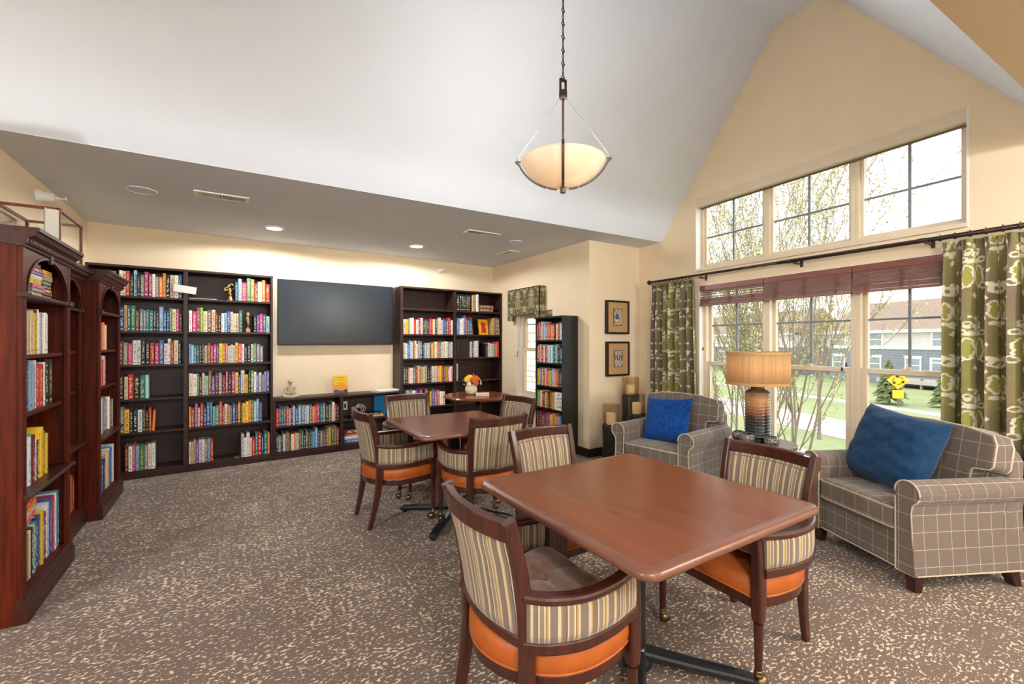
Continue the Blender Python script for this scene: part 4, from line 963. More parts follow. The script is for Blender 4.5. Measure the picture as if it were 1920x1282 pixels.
# ---- plaid armchairs, face local +y
def make_armchair():
    t = thing('plaid_armchair', '', 'armchair')
    m = MB(); m.box(-.285, -.34, .105, .285, .335, .30); m.build('seat_base', 'plaid', t, bevel=.012)
    m = MB(); nx, ny = 15, 15; pts = []
    m.box(-.270, -.25, .300, .270, .368, .452); cu = m.build('seat_cushion', 'plaid', t, smooth=True, bevel=.034, seg=5)
    for z_ in (.325, .437):
        m = MB(); r = .03; o = []
        for cx, cy, a0 in ((.27-r, .368-r, 0), (-.27+r, .368-r, PI/2), (-.27+r, -.25+r, PI), (.27-r, -.25+r, 1.5*PI)):
            for i in range(5): a = a0+PI/2*i/4; o.append((cx+(r-.001)*math.cos(a), cy+(r-.001)*math.sin(a), z_))
        m.tube(o, .0045, 6, closed=True); m.build('seat_piping', 'piping', cu, smooth=True)
    for sx in (-1, 1):
        pr = [(.272, .105), (.272, .30), (.270, .50), (.268, .545)]
        for i in range(1, 13):
            a = PI-i/12*(PI+1.0); pr.append((.338+.070*math.cos(a), .548+.066*math.sin(a)))
        pr += [(.366, .478), (.360, .44), (.366, .30), (.378, .105)]
        m = MB(); m.prism([(sx*x, -.40, z_) for x, z_ in pr], (0, .765, 0)); arm = m.build('arm', 'plaid', t, smooth=False, bevel=.006)
        m = MB(); m.tube([(sx*x, .366, z_) for x, z_ in pr], .0045, 6, closed=True); m.build('arm_piping', 'piping', arm, smooth=True)
    def tilt(p): # back leans 11 degrees about y = -.26, z = .35
        c, s = math.cos(.19), math.sin(.19); y, z_ = p[1]+.26, p[2]-.35
        return Vector((p[0], -.26+y*c-z_*s, .35+y*s+z_*c))
    ob = [(-.365, .12), (.365, .12), (.372, .60), (.365, .72), (.33, .775), (.20, .800), (0, .808), (-.20, .800), (-.33, .775), (-.365, .72), (-.372, .60)]
    m = MB(); m.prism([tilt((x, -.345, z_)) for x, z_ in ob], tilt((0, -.245, 0))-tilt((0, -.345, 0))); m.build('back_frame', 'plaid', t, bevel=.022, seg=3)
    oc = [(-.262, .44), (.262, .44), (.262, .615), (.275, .632), (.352, .640), (.366, .66), (.366, .78), (.345, .832), (.20, .858), (0, .866), (-.20, .858), (-.345, .832), (-.366, .78), (-.366, .66), (-.352, .640), (-.275, .632), (-.262, .615)]
    m = MB(); d_ = tilt((0, -.115, 0))-tilt((0, -.255, 0)); m.prism([tilt((x, -.255, z_)) for x, z_ in oc], d_); bc = m.build('back_cushion', 'plaid', t, smooth=False, bevel=.026, seg=4)
    for yy in (-.125, -.245):
        m = MB(); m.tube([tilt((x*.998, yy, z_)) for x, z_ in oc], .0055, 6, closed=True); m.build('back_piping', 'piping', bc, smooth=True)
    m = MB(); m.tube([(-.375, .34, .106), (.375, .34, .106), (.378, -.39, .106), (-.378, -.39, .106)], .005, 6, closed=True); m.build('hem_piping', 'piping', t)
    for sx in (-1, 1):
        for y, ly in ((.30, .0), (-.34, -.05)):
            m = MB(); a, c = .034, .023
            m.add([(sx*.325+x*a, y+yy*a, .108) for x, yy in ((-1, -1), (1, -1), (1, 1), (-1, 1))]+[(sx*.325+x*c, y+ly+yy*c, 0) for x, yy in ((-1, -1), (1, -1), (1, 1), (-1, 1))], [(0, 1, 2, 3), (7, 6, 5, 4), (0, 4, 5, 1), (1, 5, 6, 2), (2, 6, 7, 3), (3, 7, 4, 0)])
            m.build('leg', 'darkleg', t, bevel=.003)
    return t
def make_pillow(name, mat, w, h, th, seed, wrinkle, label):
    n = 41; rng = random.Random(seed); pts = [[], []]
    for k, sg in enumerate((1, -1)):
        for j in range(n):
            for i in range(n):
                x, y = -1+2*i/(n-1), -1+2*j/(n-1)
                e = max(0, (1-abs(x)**3.2)*(1-abs(y)**3.2))**.55
                pin = 1-.06*(1-(abs(y))**2)*abs(x)**2
                piy = 1-.06*(1-(abs(x))**2)*abs(y)**2
                wr = wrinkle*(math.sin(x*7+y*11+seed)*.5+math.sin(y*17-x*4+2*seed)*.35+math.sin((x+y)*23)*.2)*e
                pts[k].append((x*w/2*pin, sg*(th/2*e+.004)+wr, y*h/2*piy))
    m = MB(); m.grid(pts[0], n, n); m.grid(pts[1], n, n); o = n*n
    e = [i for i in range(n)]+[j*n+n-1 for j in range(1, n)]+[(n-1)*n+i for i in range(n-2, -1, -1)]+[j*n for j in range(n-2, 0, -1)]
    for k in range(len(e)): a, b_ = e[k], e[(k+1) % len(e)]; m.f.append((a, b_, b_+o, a+o)); m.fm.append(0)
    ob = m.build(name, mat, None, smooth=True); return tag(ob, label, 'pillow')
ac = make_armchair(); ac2 = copy_tree(ac)
for o, x, y, a, lab in ((ac, 3.450, 2.730, 98, 'plaid armchair with a bright blue velvet pillow in the corner by the left drape'), (ac2, 3.570, 1.072, 64, 'plaid armchair with a dark teal pillow at the right edge')):
    o.location = (x, y, 0); o.rotation_euler = (0, 0, math.radians(a)); o.scale = (1, .91, 1); o['label'] = lab; o['group'] = 'plaid armchairs'
def seat_pillow(o, ch, x, y, z_, tilt_, roll, yaw=0):
    a = ch.rotation_euler[2]; R_ = Matrix.Rotation(a, 4, 'Z')
    o.matrix_world = Matrix.Translation(ch.location) @ R_ @ Matrix.Translation((x, y, z_)) @ Matrix.Rotation(yaw, 4, 'Z') @ Matrix.Rotation(tilt_, 4, 'X') @ Matrix.Rotation(roll, 4, 'Y')
p1 = make_pillow('throw_pillow', 'velvet', .45, .42, .13, 3, .0015, 'bright blue velvet throw pillow on the corner armchair'); seat_pillow(p1, ac, .03, -.005, .645, .34, .06)
p2 = make_pillow('throw_pillow', 'corduroy', .55, .49, .21, 5, .009, 'large dark teal corduroy pillow on the right armchair'); seat_pillow(p2, ac2, .05, .01, .690, .36, -.10)

# ---- end table, lamp, votives
ET = Vector((3.62, 1.97, 0)); EH = .567
t = thing('end_table', 'small round end table between the two armchairs', 'end table', ET)
m = MB(); m.lathe([(0, EH-.032), (.235, EH-.032), (.245, EH-.026), (.245, EH-.004), (.240, EH), (0, EH)], 48); m.build('tabletop', 'endtable', t)
m = MB(); m.lathe([(.03, .03), (.03, EH-.032)], 20); m.build('column', 'iron', t, smooth=True)
m = MB(); m.lathe([(0, 0), (.18, 0), (.18, .015), (.04, .035), (0, .035)], 32); m.build('base', 'iron', t)
t = thing('table_lamp', 'lit table lamp with drum shade and ribbed ceramic base before the window', 'lamp', ET+Vector((-.01, .03, EH)))
pr = [(0, 0), (.085, 0), (.088, .012), (.086, .03)]
for i in range(15):
    z_ = .035+i*.0245; pr += [(.088, z_), (.0945, z_+.008), (.0945, z_+.016), (.088, z_+.0245)]
pr += [(.075, .413), (.052, .424), (.052, .442), (.060, .446), (.060, .456), (0, .456)]
m = MB(); m.lathe(pr, 40); m.build('ceramic_body', 'lampbase', t, smooth=True)
m = MB(); m.tube([(0, 0, .45), (0, 0, .735)], .006, 8); m.build('stem', 'nickel', t)
SH0, SH1, SR = .462, .722, .232
m = MB(); m.lathe([(SR, SH0), (SR-.004, SH1), (SR-.008, SH1), (SR-.004, SH0), (SR, SH0)], 56)
shd = m.build('drum_shade', 'shade', t, smooth=True)
for z0, z1 in ((SH0-.002, SH0+.02), (SH1-.02, SH1+.002)):
    m = MB(); m.lathe([(SR+.0005, z0), (SR+.001, z1), (SR-.009, z1), (SR-.009, z0), (SR+.0005, z0)], 56); m.build('shade_trim', 'matburlap', shd, smooth=False)
m = MB()
for k in range(3): a = 2*PI*k/3; m.tube([(0, 0, SH1-.012), ((SR-.008)*math.cos(a), (SR-.008)*math.sin(a), SH1-.012)], .002, 5)
m.build('spider', 'nickel', t)
m = MB(); m.lathe([(0, SH1+.0), (.022, SH1+.002), (.022, SH1+.016), (.0, SH1+.020)], 16); m.build('finial', 'cream_ceramic', t)
lamp('table_lamp_bulb', 'POINT', (0, 0, .585), P_LAMP, (1, .86, .66), .035, parent=t)
def votive(label, x, y, r=.052, h=.072):
    m = MB(); m.lathe([(0, 0), (r*.7, 0), (r*.95, h*.22), (r, h*.5), (r*.95, h*.8), (r*.72, h), (r*.66, h), (r*.7, h*.92), (r*.86, h*.5), (r*.6, h*.1), (0, h*.08)], 28)
    o = m.build('votive_holder', 'weave', None, smooth=True); o.location = (x, y, EH); o['group'] = 'woven pewter votive holders'; return tag(o, label, 'candle holder')
votive('woven pewter votive holder at the back left beside the lamp', ET.x-.075, ET.y+.150)
votive('woven pewter votive holder in the middle in front of the lamp', ET.x-.135, ET.y+.045, .056, .076)
votive('woven pewter votive holder on the right side of the lamp', ET.x-.095, ET.y-.125, .054, .076)
# ---- floor candle stands
def candle_stand(label, x, y, ztop, r, gh):
    t = thing('candle_stand', label, 'candle stand', (x, y, 0), 0, 'floor candle stands in the corner'); zb = ztop-gh
    m = MB(); m.lathe([(0, 0), (r*.98, 0), (r, .01), (r*.93, zb*.5), (r, zb-.01), (r*.99, zb), (0, zb)], 32); m.build('pedestal', 'blackwood', t, smooth=True)
    m = MB(); m.lathe([(r*.96, zb+.001), (r*.96, ztop), (r*.93, ztop), (r*.93, zb+.001), (r*.96, zb+.001)], 36); m.build('hurricane_glass', 'amberglass', t, smooth=True)
    cr_ = r*.52; ch = gh*.56
    m = MB(); m.lathe([(0, zb+.001), (cr_, zb+.001), (cr_, zb+ch-.004), (cr_*.95, zb+ch), (cr_*.5, zb+ch-.006), (0, zb+ch-.007)], 24); cd = m.build('candle', 'wax', t, smooth=False)
    m = MB(); m.tube([(0, 0, zb+ch-.008), (.002, 0, zb+ch+.008)], .0015, 5); m.build('wick', 'black', cd)
candle_stand('shortest candle stand with smoked glass below the framed pictures', 3.72, 3.76, .656, .10, .236)
candle_stand('tallest candle stand with smoked glass right behind the corner armchair', 4.12, 3.83, .945, .103, .215)
candle_stand('middle-height candle stand with smoked glass close to the corner armchair', 3.97, 3.60, .775, .095, .232)
# ---- framed pictures
def picture(label, x0, x1, z0, z1, seed):
    t = thing('framed_picture', label, 'picture', ((x0+x1)/2, YP, z0), 0, 'framed pictures on the narrow wall'); w = (x1-x0)/2; h = z1-z0; rng = random.Random(seed)
    m = MB(); b_ = .022; d = .045
    m.box(-w, -d, 0, -w+b_, 0, h); m.box(w-b_, -d, 0, w, 0, h); m.box(-w+b_, -d, 0, w-b_, 0, b_); m.box(-w+b_, -d, h-b_, w-b_, 0, h); m.build('frame', 'black', t, bevel=.003)
    m = MB(); m.box(-w+b_, -.030, b_, w-b_, -.004, h-b_); m.build('mat', 'matburlap', t)
    pw, ph = .075, .105; cz = h/2
    m = MB(); m.box(-pw, -.036, cz-ph, pw, -.029, cz+ph); m.build('inner_bevel', 'blackwood', t, bevel=.002)
    n1, n2 = 60, 84; xx, zz = np.meshgrid(np.linspace(-1, 1, n1), np.linspace(-1, 1, n2)); sh = .55+.25*np.sin(xx*7+seed)*np.cos(zz*9+2*seed)+.25*np.sin(xx*17+zz*3)
    ex, ez = -.25, (.05 if seed == 1 else .1); dark = (np.abs(xx-ex) < .5-.4*(zz-ez+.3)) & (np.abs(zz-ez) < .3) if seed == 1 else ((np.abs(np.sin(xx*6)) > .75) & (np.abs(zz-ez) < .35))
    sh = np.where(dark, .12, sh); sh = np.where((np.abs(zz-ez+.42) < .05) & (xx < .3), .9, sh)
    col = [(float(v)*.78, float(v)*.68, float(v)*.50, 1) for v in np.clip(sh, .08, .95).ravel()]
    m = MB(); m.grid([(a*(pw-.006), -.0368, cz+c*(ph-.006)) for a, c in zip(xx.ravel(), zz.ravel())], n1, n2, col=col); m.build('print', 'attr', t, recalc=False)
picture('upper framed sepia picture with burlap mat', 3.852, 4.235, 1.470, 1.880, 1)
picture('lower framed sepia picture with burlap mat', 3.857, 4.24, .952, 1.376, 2)

# ================================================================== bookcases
SHZ = [.08, .465, .80, 1.142, 1.479, 1.83]; TOPZ = 2.132; DEP = .30
def espresso_case(label, s0, s1, stiles, shelves, top, grp=None):
    t = thing('bookcase', label, 'bookcase', BP((s0+s1)/2, 0, 0), BANG, grp); c = (s0+s1)/2
    bx = lambda a0, a1, o0, o1, z0, z1: MB().box(a0-c, -o1, z0, a1-c, -o0, z1)
    bx(s0, s1, .004, .012, .0, top-.01).build('back_board', 'espresso', t)
    for a0, a1 in stiles: bx(a0, a1, .012, DEP, 0, top-.022).build('upright', 'espresso', t, bevel=.002)
    bx(s0-.002, s1+.002, .004, DEP+.003, top-.024, top).build('top_board', 'espresso', t, bevel=.003)
    for (a0, a1), (b0, b1) in zip(stiles[:-1], stiles[1:]):
        for z_ in shelves: bx(a1, b0, .012, DEP-.006, z_-.022, z_).build('shelf', 'espresso', t, bevel=.002)
    bx(s0+.01, s1-.01, DEP-.012, DEP-.001, 0, shelves[0]-.02).build('kick_board', 'espresso', t, bevel=.002)
    return t
espresso_case('tall espresso bookcase left of the television', .03, 1.618, [(.03, .052), (.782, .822), (1.594, 1.618)], SHZ, TOPZ, 'espresso bookcases on the back wall')
espresso_case('low espresso bookcase under the television', 1.62, 3.150, [(1.62, 1.645), (2.366, 2.405), (3.128, 3.150)], [.085, .385], .705)
espresso_case('tall espresso bookcase right of the television', 3.153, 4.815, [(3.153, 3.19), (3.965, 4.005), (4.79, 4.815)], SHZ, TOPZ, 'espresso bookcases on the back wall')
# television
t = thing('television', 'large flat wall television with a dark screen', 'television', BP(2.41, 0, 1.335), BANG)
tw, th_ = .718, .80
MB().box(-tw, -.085, 0, tw, -.055, th_).build('bezel', 'black', t, bevel=.006)
MB().box(-tw+.010, -.088, .018, tw-.010, -.0848, th_-.010).build('screen', 'tvscreen', t)
MB().box(-.5, -.055, .12, .5, -.03, .62).build('rear_housing', 'black', t, bevel=.01)
MB().box(-.25, -.03, .2, .25, -.001, .6).build('wall_bracket', 'black', t)
# black bookcase against the alcove wall
t = thing('black_bookcase', 'narrow black bookcase of colourful books against the alcove wall', 'bookcase', (XS, 4.48, 0)); BX0, BY0, BY1, BH = -.245, -.28, .28, 1.69
MB().box(-.010, BY0+.018, .0, -.002, BY1-.018, BH-.02).build('back_board', 'blackcase', t)
for y0, y1 in ((BY0, BY0+.018), (BY1-.018, BY1)): MB().box(BX0, y0, 0, -.002, y1, BH).build('side_panel', 'blackcase', t, bevel=.002)
MB().box(BX0, BY0+.018, BH-.022, -.002, BY1-.018, BH-.001).build('top_board', 'blackcase', t)
BSH = [.07, .255, .54, .82, 1.11, 1.395]
for z_ in BSH: MB().box(BX0+.004, BY0+.018, z_-.018, -.01, BY1-.018, z_).build('shelf', 'blackcase', t)
MB().box(BX0+.012, BY0+.018, 0, BX0+.024, BY1-.018, .052).build('kick_board', 'blackcase', t)
# cherry arched bookcases along the left wall
def cherry_case(label, y0, y1, xf, H=1.93, shelves=(1.305, 1.01), ledge=.62):
    t = thing('arched_bookcase', label, 'bookcase', (XL, (y0+y1)/2, 0), 0, 'cherry arched bookcases on the left wall'); c = (y0+y1)/2; D_ = xf-XL; h = (y1-y0)/2
    for a0, a1 in ((-h, -h+.022), (h-.022, h)): MB().box(.004, a0, 0, D_-.02, a1, H-.02).build('side_panel', 'cherry', t, bevel=.002)
    MB().box(.004, -h+.022, .02, .012, h-.022, H-.03).build('back_board', 'cherry', t)
    for a0, a1 in ((-h, -h+.05), (h-.05, h)): MB().box(D_-.02, a0, .10, D_, a1, H-.06).build('stile', 'cherry', t, bevel=.003)
    z0, z1, zt = 1.612, 1.872, H-.045
    m = MB(); n = 25; a = h-.05; vs_ = []
    for xx in (D_-.02, D_-.002):
        for i in range(n):
            f_ = -1+2*i/(n-1); zc = 1.625+.205*math.sqrt(max(0, 1-f_*f_)); vs_ += [(xx, f_*a, zc), (xx, f_*a, zt)]
    fs = []
    for i in range(n-1):
        q = 2*i; fs += [(q, q+2, q+3, q+1), (2*n+q, 2*n+q+1, 2*n+q+3, 2*n+q+2), (q, 2*n+q, 2*n+q+2, q+2), (q+1, q+3, 2*n+q+3, 2*n+q+1)]
    m.add(vs_, fs); m.build('arch_panel', 'cherry', t, recalc=True)
    m = MB(); m.sweep([(D_-.004, a*math.cos(PI*i/24)*.985, 1.625+.2*math.sin(PI*i/24)) for i in range(25)], RECT(.012, .016), up=(1, 0, 0)); m.build('arch_trim', 'cherry_dark', t)
    m = MB(); m.prism([(D_-.004, -.016, 1.80), (D_-.004, .016, 1.80), (D_-.004, .024, 1.878), (D_-.004, -.024, 1.878)], (.016, 0, 0)); m.build('keystone', 'cherry_dark', t, bevel=.003)
    m = MB(); m.box(.012, -h+.022, 1.590, D_-.004, h-.022, 1.612); m.box(D_-.02, -h-.004, 1.588, D_+.018, -h+.055, 1.618); m.box(D_-.02, h-.055, 1.588, D_+.018, h+.004, 1.618); m.box(D_-.006, -h+.05, 1.592, D_+.008, h-.05, 1.612); m.build('arch_shelf', 'cherry_dark', t, bevel=.004)
    for z_ in shelves: MB().box(.012, -h+.022, z_-.022, D_-.022, h-.022, z_).build('shelf', 'cherry', t, bevel=.003)
    m = MB(); pr = [(.012, ledge-.028), (D_+.012, ledge-.028), (D_+.026, ledge-.018), (D_+.028, ledge-.006), (D_+.020, ledge), (.012, ledge)]; m.prism([(x, -h+.004, z_) for x, z_ in pr], (0, 2*h-.008, 0)); m.build('ledge', 'cherry_dark', t, bevel=.002)
    MB().box(.012, -h+.022, .105, D_-.01, h-.022, .127).build('bottom_shelf', 'cherry', t)
    pr = [(D_-.03, 0), (D_+.020, 0), (D_+.020, .085), (D_+.012, .092), (D_+.014, .102), (D_+.004, .112), (D_+.002, .124), (D_-.03, .127)]
    m = MB(); m.prism([(x, -h-.002, z_) for x, z_ in pr], (0, 2*h+.004, 0)); m.build('plinth', 'cherry_dark', t, bevel=.001)
    pr = [(.004, H), (D_+.062, H), (D_+.060, H-.018), (D_+.050, H-.022), (D_+.042, H-.040), (D_+.026, H-.050), (D_+.020, H-.056), (D_+.020, H-.078), (D_+.010, H-.084), (D_+.008, H-.094), (D_-.01, H-.096), (.004, H-.03)]
    m = MB(); m.prism([(x, -h-.012, z_) for x, z_ in pr], (0, 2*h+.024, 0)); m.build('cornice', 'cherry_dark', t, bevel=.001)
    m = MB(); k = int(2*h/.021)
    for i in range(k): y_ = -h+(i+.25)*2*h/k; m.box(D_+.018, y_, H-.074, D_+.026, y_+.011, H-.058)
    m.build('dentil_moulding', 'matburlap' if False else 'cherry', t)
    return t
CX = -.852
cherry_case('nearest cherry bookcase with an arched top and book stack', 3.10, 3.862, CX)
cherry_case('middle recessed cherry bookcase with an arched top', 3.868, 4.598, -.945, 1.90)
cherry_case('far cherry bookcase with an empty arch next to the espresso bookcase', 4.604, 5.375, CX)

# ---- glass display box and sheets on top of the cherry cases
t = thing('display_box', 'glass display box with thin cherry frame on top of the bookcases', 'display box', (-1.035, 4.09, 1.901)); hx, hy, hz = .135, .24, .30; f_ = .008
for sx in (-1, 1):
    for sy in (-1, 1): MB().box(sx*hx-f_, sy*hy-f_, 0, sx*hx+f_, sy*hy+f_, hz).build('post', 'boxwood', t)
for z_ in (f_, hz-f_):
    for sx in (-1, 1): MB().box(sx*hx-f_, -hy, z_-f_, sx*hx+f_, hy, z_+f_).build('rail', 'boxwood', t)
    for sy in (-1, 1): MB().box(-hx, sy*hy-f_, z_-f_, hx, sy*hy+f_, z_+f_).build('rail', 'boxwood', t)
for sx in (-1, 1): MB().box(sx*hx-.0015, -hy+f_, f_, sx*hx+.0015, hy-f_, hz-f_).build('pane', 'glass', t)
for sy in (-1, 1): MB().box(-hx+f_, sy*hy-.0015, f_, hx-f_, sy*hy+.0015, hz-f_).build('pane', 'glass', t)
MB().box(-hx+f_, -hy+f_, .004, hx-f_, hy-f_, .016).build('floor_board', 'boxwood', t)
t = thing('paper_booklet', 'open white booklet standing on the nearest cherry bookcase', 'booklet', (-.925, 3.70, 1.931), math.radians(20))
MB().box(0, -.002, 0, .002, .05, .235).build('cover', 'paper', t)
for i, a in enumerate((-.25, .0, .25, .5)):
    m = MB(); q = Matrix.Rotation(a, 4, 'Z'); m.box(0, 0, .002, .058, .0012, .228-.006*i, q); m.build('page', 'paper', t)

# ================================================================== books
PAL = {'r': ('red', (188, 44, 38)), 'R': ('coral red', (222, 84, 64)), 'w': ('white', (232, 228, 220)), 'c': ('cream', (222, 202, 168)), 'k': ('black', (34, 32, 34)),
       'b': ('blue', (44, 92, 160)), 'd': ('navy', (36, 46, 84)), 'l': ('light blue', (142, 178, 208)), 'g': ('green', (70, 128, 78)), 'G': ('lime green', (126, 176, 62)), 't': ('teal', (44, 120, 124)),
       'a': ('mint', (158, 198, 180)), 'y': ('yellow', (236, 190, 50)), 'o': ('orange', (226, 124, 44)), 'n': ('brown', (126, 82, 58)), 'p': ('purple', (104, 74, 150)),
       'm': ('pink', (190, 62, 110)), 'e': ('grey', (134, 132, 134)), 'N': ('tan', (186, 150, 106)), 'u': ('maroon', (110, 30, 40))}
INKS = {'w': [(60, 60, 70), (180, 40, 40), (40, 80, 130)], 'c': [(90, 50, 40), (160, 60, 40), (60, 80, 60)], 'y': [(60, 40, 30), (170, 40, 30)], 'l': [(30, 50, 90), (250, 250, 250)], 'a': [(60, 90, 90), (250, 250, 245)], 'N': [(80, 44, 30)]}
ORD = 'first second third fourth fifth sixth seventh eighth ninth tenth eleventh twelfth thirteenth fourteenth fifteenth sixteenth seventeenth eighteenth nineteenth twentieth twenty-first twenty-second twenty-third twenty-fourth twenty-fifth twenty-sixth twenty-seventh twenty-eighth twenty-ninth thirtieth'.split()
BOOKS = []
def row(F, s0, s1, z, codes, h, where, dep=(.14, .19), rng_seed=0, lean=None, unit=None, jit=.012, hs=None):
    """F maps (s, setback, z) to world and carries the turn; codes: one letter a book, '_' a gap"""
    rng = random.Random(rng_seed+len(BOOKS)); ws = [rng.uniform(.7, 1.35) for _ in codes]
    tot = sum(ws); k = (s1-s0)/tot if unit is None else unit; s = s0; n = 0
    for i, c in enumerate(codes):
        w = ws[i]*k
        if c != '_':
            nm, rgb = PAL[c]; v = rng.uniform(.88, 1.12); col = C(*[min(255, max(0, x*v)) for x in rgb])
            ink = C(*rng.choice(INKS.get(c, [(240, 232, 210), (236, 206, 120), (245, 245, 245)])))
            hh = h[0]+(h[1]-h[0])*rng.random()**1.3
            if hs: hh = hs[i % len(hs)]*h[1]
            tl = lean if (lean and (i == len(codes)-1 or codes[i+1] == '_')) else 0
            BOOKS.append(dict(F=F, s=s+w/2, set=rng.uniform(0, jit), z=z, w=w*.96, h=hh, d=rng.uniform(*dep), col=col, ink=ink, seed=rng.random(), tilt=tl, flat=False,
                              label='%s book, %s from left, %s' % (nm, ORD[n], where), cat='book', code=c))
            n += 1
        s += w
def flat_stack(F, s, setb, z, items, where, dep=.16, yaw=.0, tilt=0.0):
    zz = z
    for n, (c, L, th) in enumerate(items):
        nm, rgb = PAL[c]; rng = random.Random(n+len(BOOKS))
        BOOKS.append(dict(F=F, s=s+rng.uniform(-.006, .006), set=setb+rng.uniform(0, .01), z=zz, w=th, h=L, d=dep, col=C(*rgb), ink=C(*random.Random(n).choice(INKS.get(c, [(240, 232, 210)]))), seed=rng.random(), tilt=tilt, flat=True,
                          label='%s book lying flat, %s from bottom, %s' % (nm, ORD[n], where), cat='book', code=c)); zz += th
def frame(origin, rot): return (Matrix.Translation(origin) @ Matrix.Rotation(rot, 4, 'Z'), rot)
FB = frame(BP(0, DEP-.012, 0), BANG)
FBLK = frame(Vector((XS-.238, 4.742, 0)), -PI/2)
FC1 = frame(Vector((CX-.035, 0, 0)), PI/2); FC2 = frame(Vector((-.98, 0, 0)), PI/2)
A1 = 'left bay, bookcase left of television'; A2 = 'right bay, bookcase left of television'
H_ = (.205, .262); HP_ = (.185, .225)
row(FB, .18, .775, SHZ[5], 'clrwcRklkemmweookccb', H_, 'top shelf, '+A1)
row(FB, .18, .772, SHZ[4], 'rlabNtgneettkdlbbgcmk', H_, 'second shelf, '+A1)
row(FB, .18, .765, SHZ[3], 'oelnemwwkkrmbwwrck', H_, 'third shelf, '+A1)
row(FB, .18, .498, SHZ[2], 'cckcrkta', (.22, .25), 'fourth shelf, '+A1)
row(FB, .18, .545, SHZ[1], 'ckreykkwkkro', H_, 'fifth shelf, '+A1, lean=.05)
row(FB, .315, .55, SHZ[0], 'uwmlgecw', (.24, .275), 'bottom shelf, '+A1)
row(FB, 1.245, 1.588, SHZ[5], 'bamgonwor', H_, 'top shelf, '+A2)
row(FB, .828, 1.315, SHZ[4], 'wmmGcncrkwlbccct', H_, 'second shelf, '+A2)
row(FB, 1.425, 1.585, SHZ[4], 'kpmba', HP_, 'past the gap, second shelf, '+A2)
row(FB, .828, 1.52, SHZ[3], 'llttkkcnmmbyoowwcyRwkkwGee', HP_, 'third shelf, '+A2)
row(FB, .828, 1.585, SHZ[2], 'cwgdcanpueumkmybwykGwbwelp', (.20, .26), 'fourth shelf, '+A2)
row(FB, .828, 1.51, SHZ[1], 'onmlrdbtlgRmcNnbkokyyogalb', (.20, .255), 'fifth shelf, '+A2)
row(FB, .828, 1.045, SHZ[0], 'ccNpwwelr', (.225, .25), 'bottom shelf, '+A2)
row(FB, 1.305, 1.588, SHZ[0], 'wwwcrtrdto', (.20, .27), 'past the gap, bottom shelf, '+A2)
LO = 'left bay, low bookcase under television'
row(FB, 1.652, 2.36, .385, 'rbtgmekwblelwtommtekgnwrk', (.20, .245), 'upper shelf, '+LO)
row(FB, 1.652, 2.36, .085, 'kekweNkwowntkgntllbeneytnn', (.19, .25), 'lower shelf, '+LO)
B1 = 'left bay, bookcase right of television'; B2 = 'right bay, bookcase right of television'
row(FB, 3.20, 3.955, SHZ[4], 'cyecwrwrwkekmrckccwbbnrnw', (.20, .245), 'second shelf, '+B1)
row(FB, 3.20, 3.955, SHZ[3], 'cwblwNcweekalcnyewRgwcwwew', (.205, .25), 'third shelf, '+B1)
row(FB, 3.20, 3.955, SHZ[2], 'tkrwwercNywekdwccoyrnymwN', (.205, .25), 'fourth shelf, '+B1)
row(FB, 3.20, 3.83, SHZ[1], 'wloewpbmknkypeRwc', (.19, .25), 'fifth shelf, '+B1)
row(FB, 4.012, 4.30, SHZ[5], 'kkkkkk', (.245, .246), 'top shelf, '+B2, unit=.042)
row(FB, 4.285, 4.39, SHZ[5], 'Nnw', (.24, .26), 'past black set, top shelf, '+B2)
flat_stack(FB, 4.53, .01, SHZ[5], [('n', .27, .055), ('n', .27, .05)], 'top shelf, '+B2)
row(FB, 4.012, 4.30, SHZ[4], 'blwwpmttbn', (.22, .285), 'second shelf, '+B2, lean=-.08)
row(FB, 4.66, 4.78, SHZ[4], 'Nne', (.24, .27), 'right end, second shelf, '+B2, lean=-.05)
row(FB, 4.255, 4.39, SHZ[3], 'cdbwww', (.235, .25), 'third shelf, '+B2)
row(FB, 4.52, 4.76, SHZ[3], 'kwwweRr', (.20, .24), 'past the gap, third shelf, '+B2)
row(FB, 4.012, 4.045, SHZ[2], 'w', (.24, .25), 'fourth shelf, '+B2)
KB = 'narrow black bookcase'
row(FBLK, 0, .52, 1.395, 'nRrweleoroRkcrew', (.19, .235), 'top shelf, '+KB, dep=(.13, .16))
row(FBLK, 0, .52, 1.11, 'nrcruwkrewlabtakkb', (.19, .235), 'second shelf, '+KB, dep=(.13, .16))
row(FBLK, 0, .52, .82, 'nyobcrcroylloRnkk', (.19, .235), 'third shelf, '+KB, dep=(.13, .16))
row(FBLK, 0, .385, .54, 'GgwrkyrknyN', (.19, .215), 'fourth shelf, '+KB, dep=(.13, .16))
row(FBLK, 0, .52, .255, 'uuuuupryNyRlb', (.20, .24), 'fifth shelf, '+KB, dep=(.13, .16))
K1 = 'nearest cherry bookcase'; K2 = 'middle cherry bookcase'; K3 = 'far cherry bookcase'
flat_stack(FC1, 3.44, .0, 1.613, [('c', .22, .028), ('e', .18, .022), ('m', .18, .02), ('y', .17, .03), ('w', .18, .022), ('p', .18, .018), ('m', .17, .022), ('u', .15, .024)], 'arch of '+K1, .15)
flat_stack(FC1, 3.605, .0, 1.613, [('r', .15, .022), ('k', .16, .018), ('o', .16, .02), ('k', .16, .022), ('g', .15, .022), ('N', .14, .04), ('y', .15, .022)], 'right stack, arch of '+K1, .15)
row(FC1, 3.155, 3.63, 1.305, 'ekwckcNcyykwwewww', (.22, .245), 'upper shelf, '+K1)
row(FC1, 3.155, 3.70, 1.01, 'keblwklNlwrruwkkk', (.235, .27), 'second shelf, '+K1)
row(FC1, 3.155, 3.60, .62, 'ecdblwluwkyygy', (.21, .29), 'ledge, '+K1)
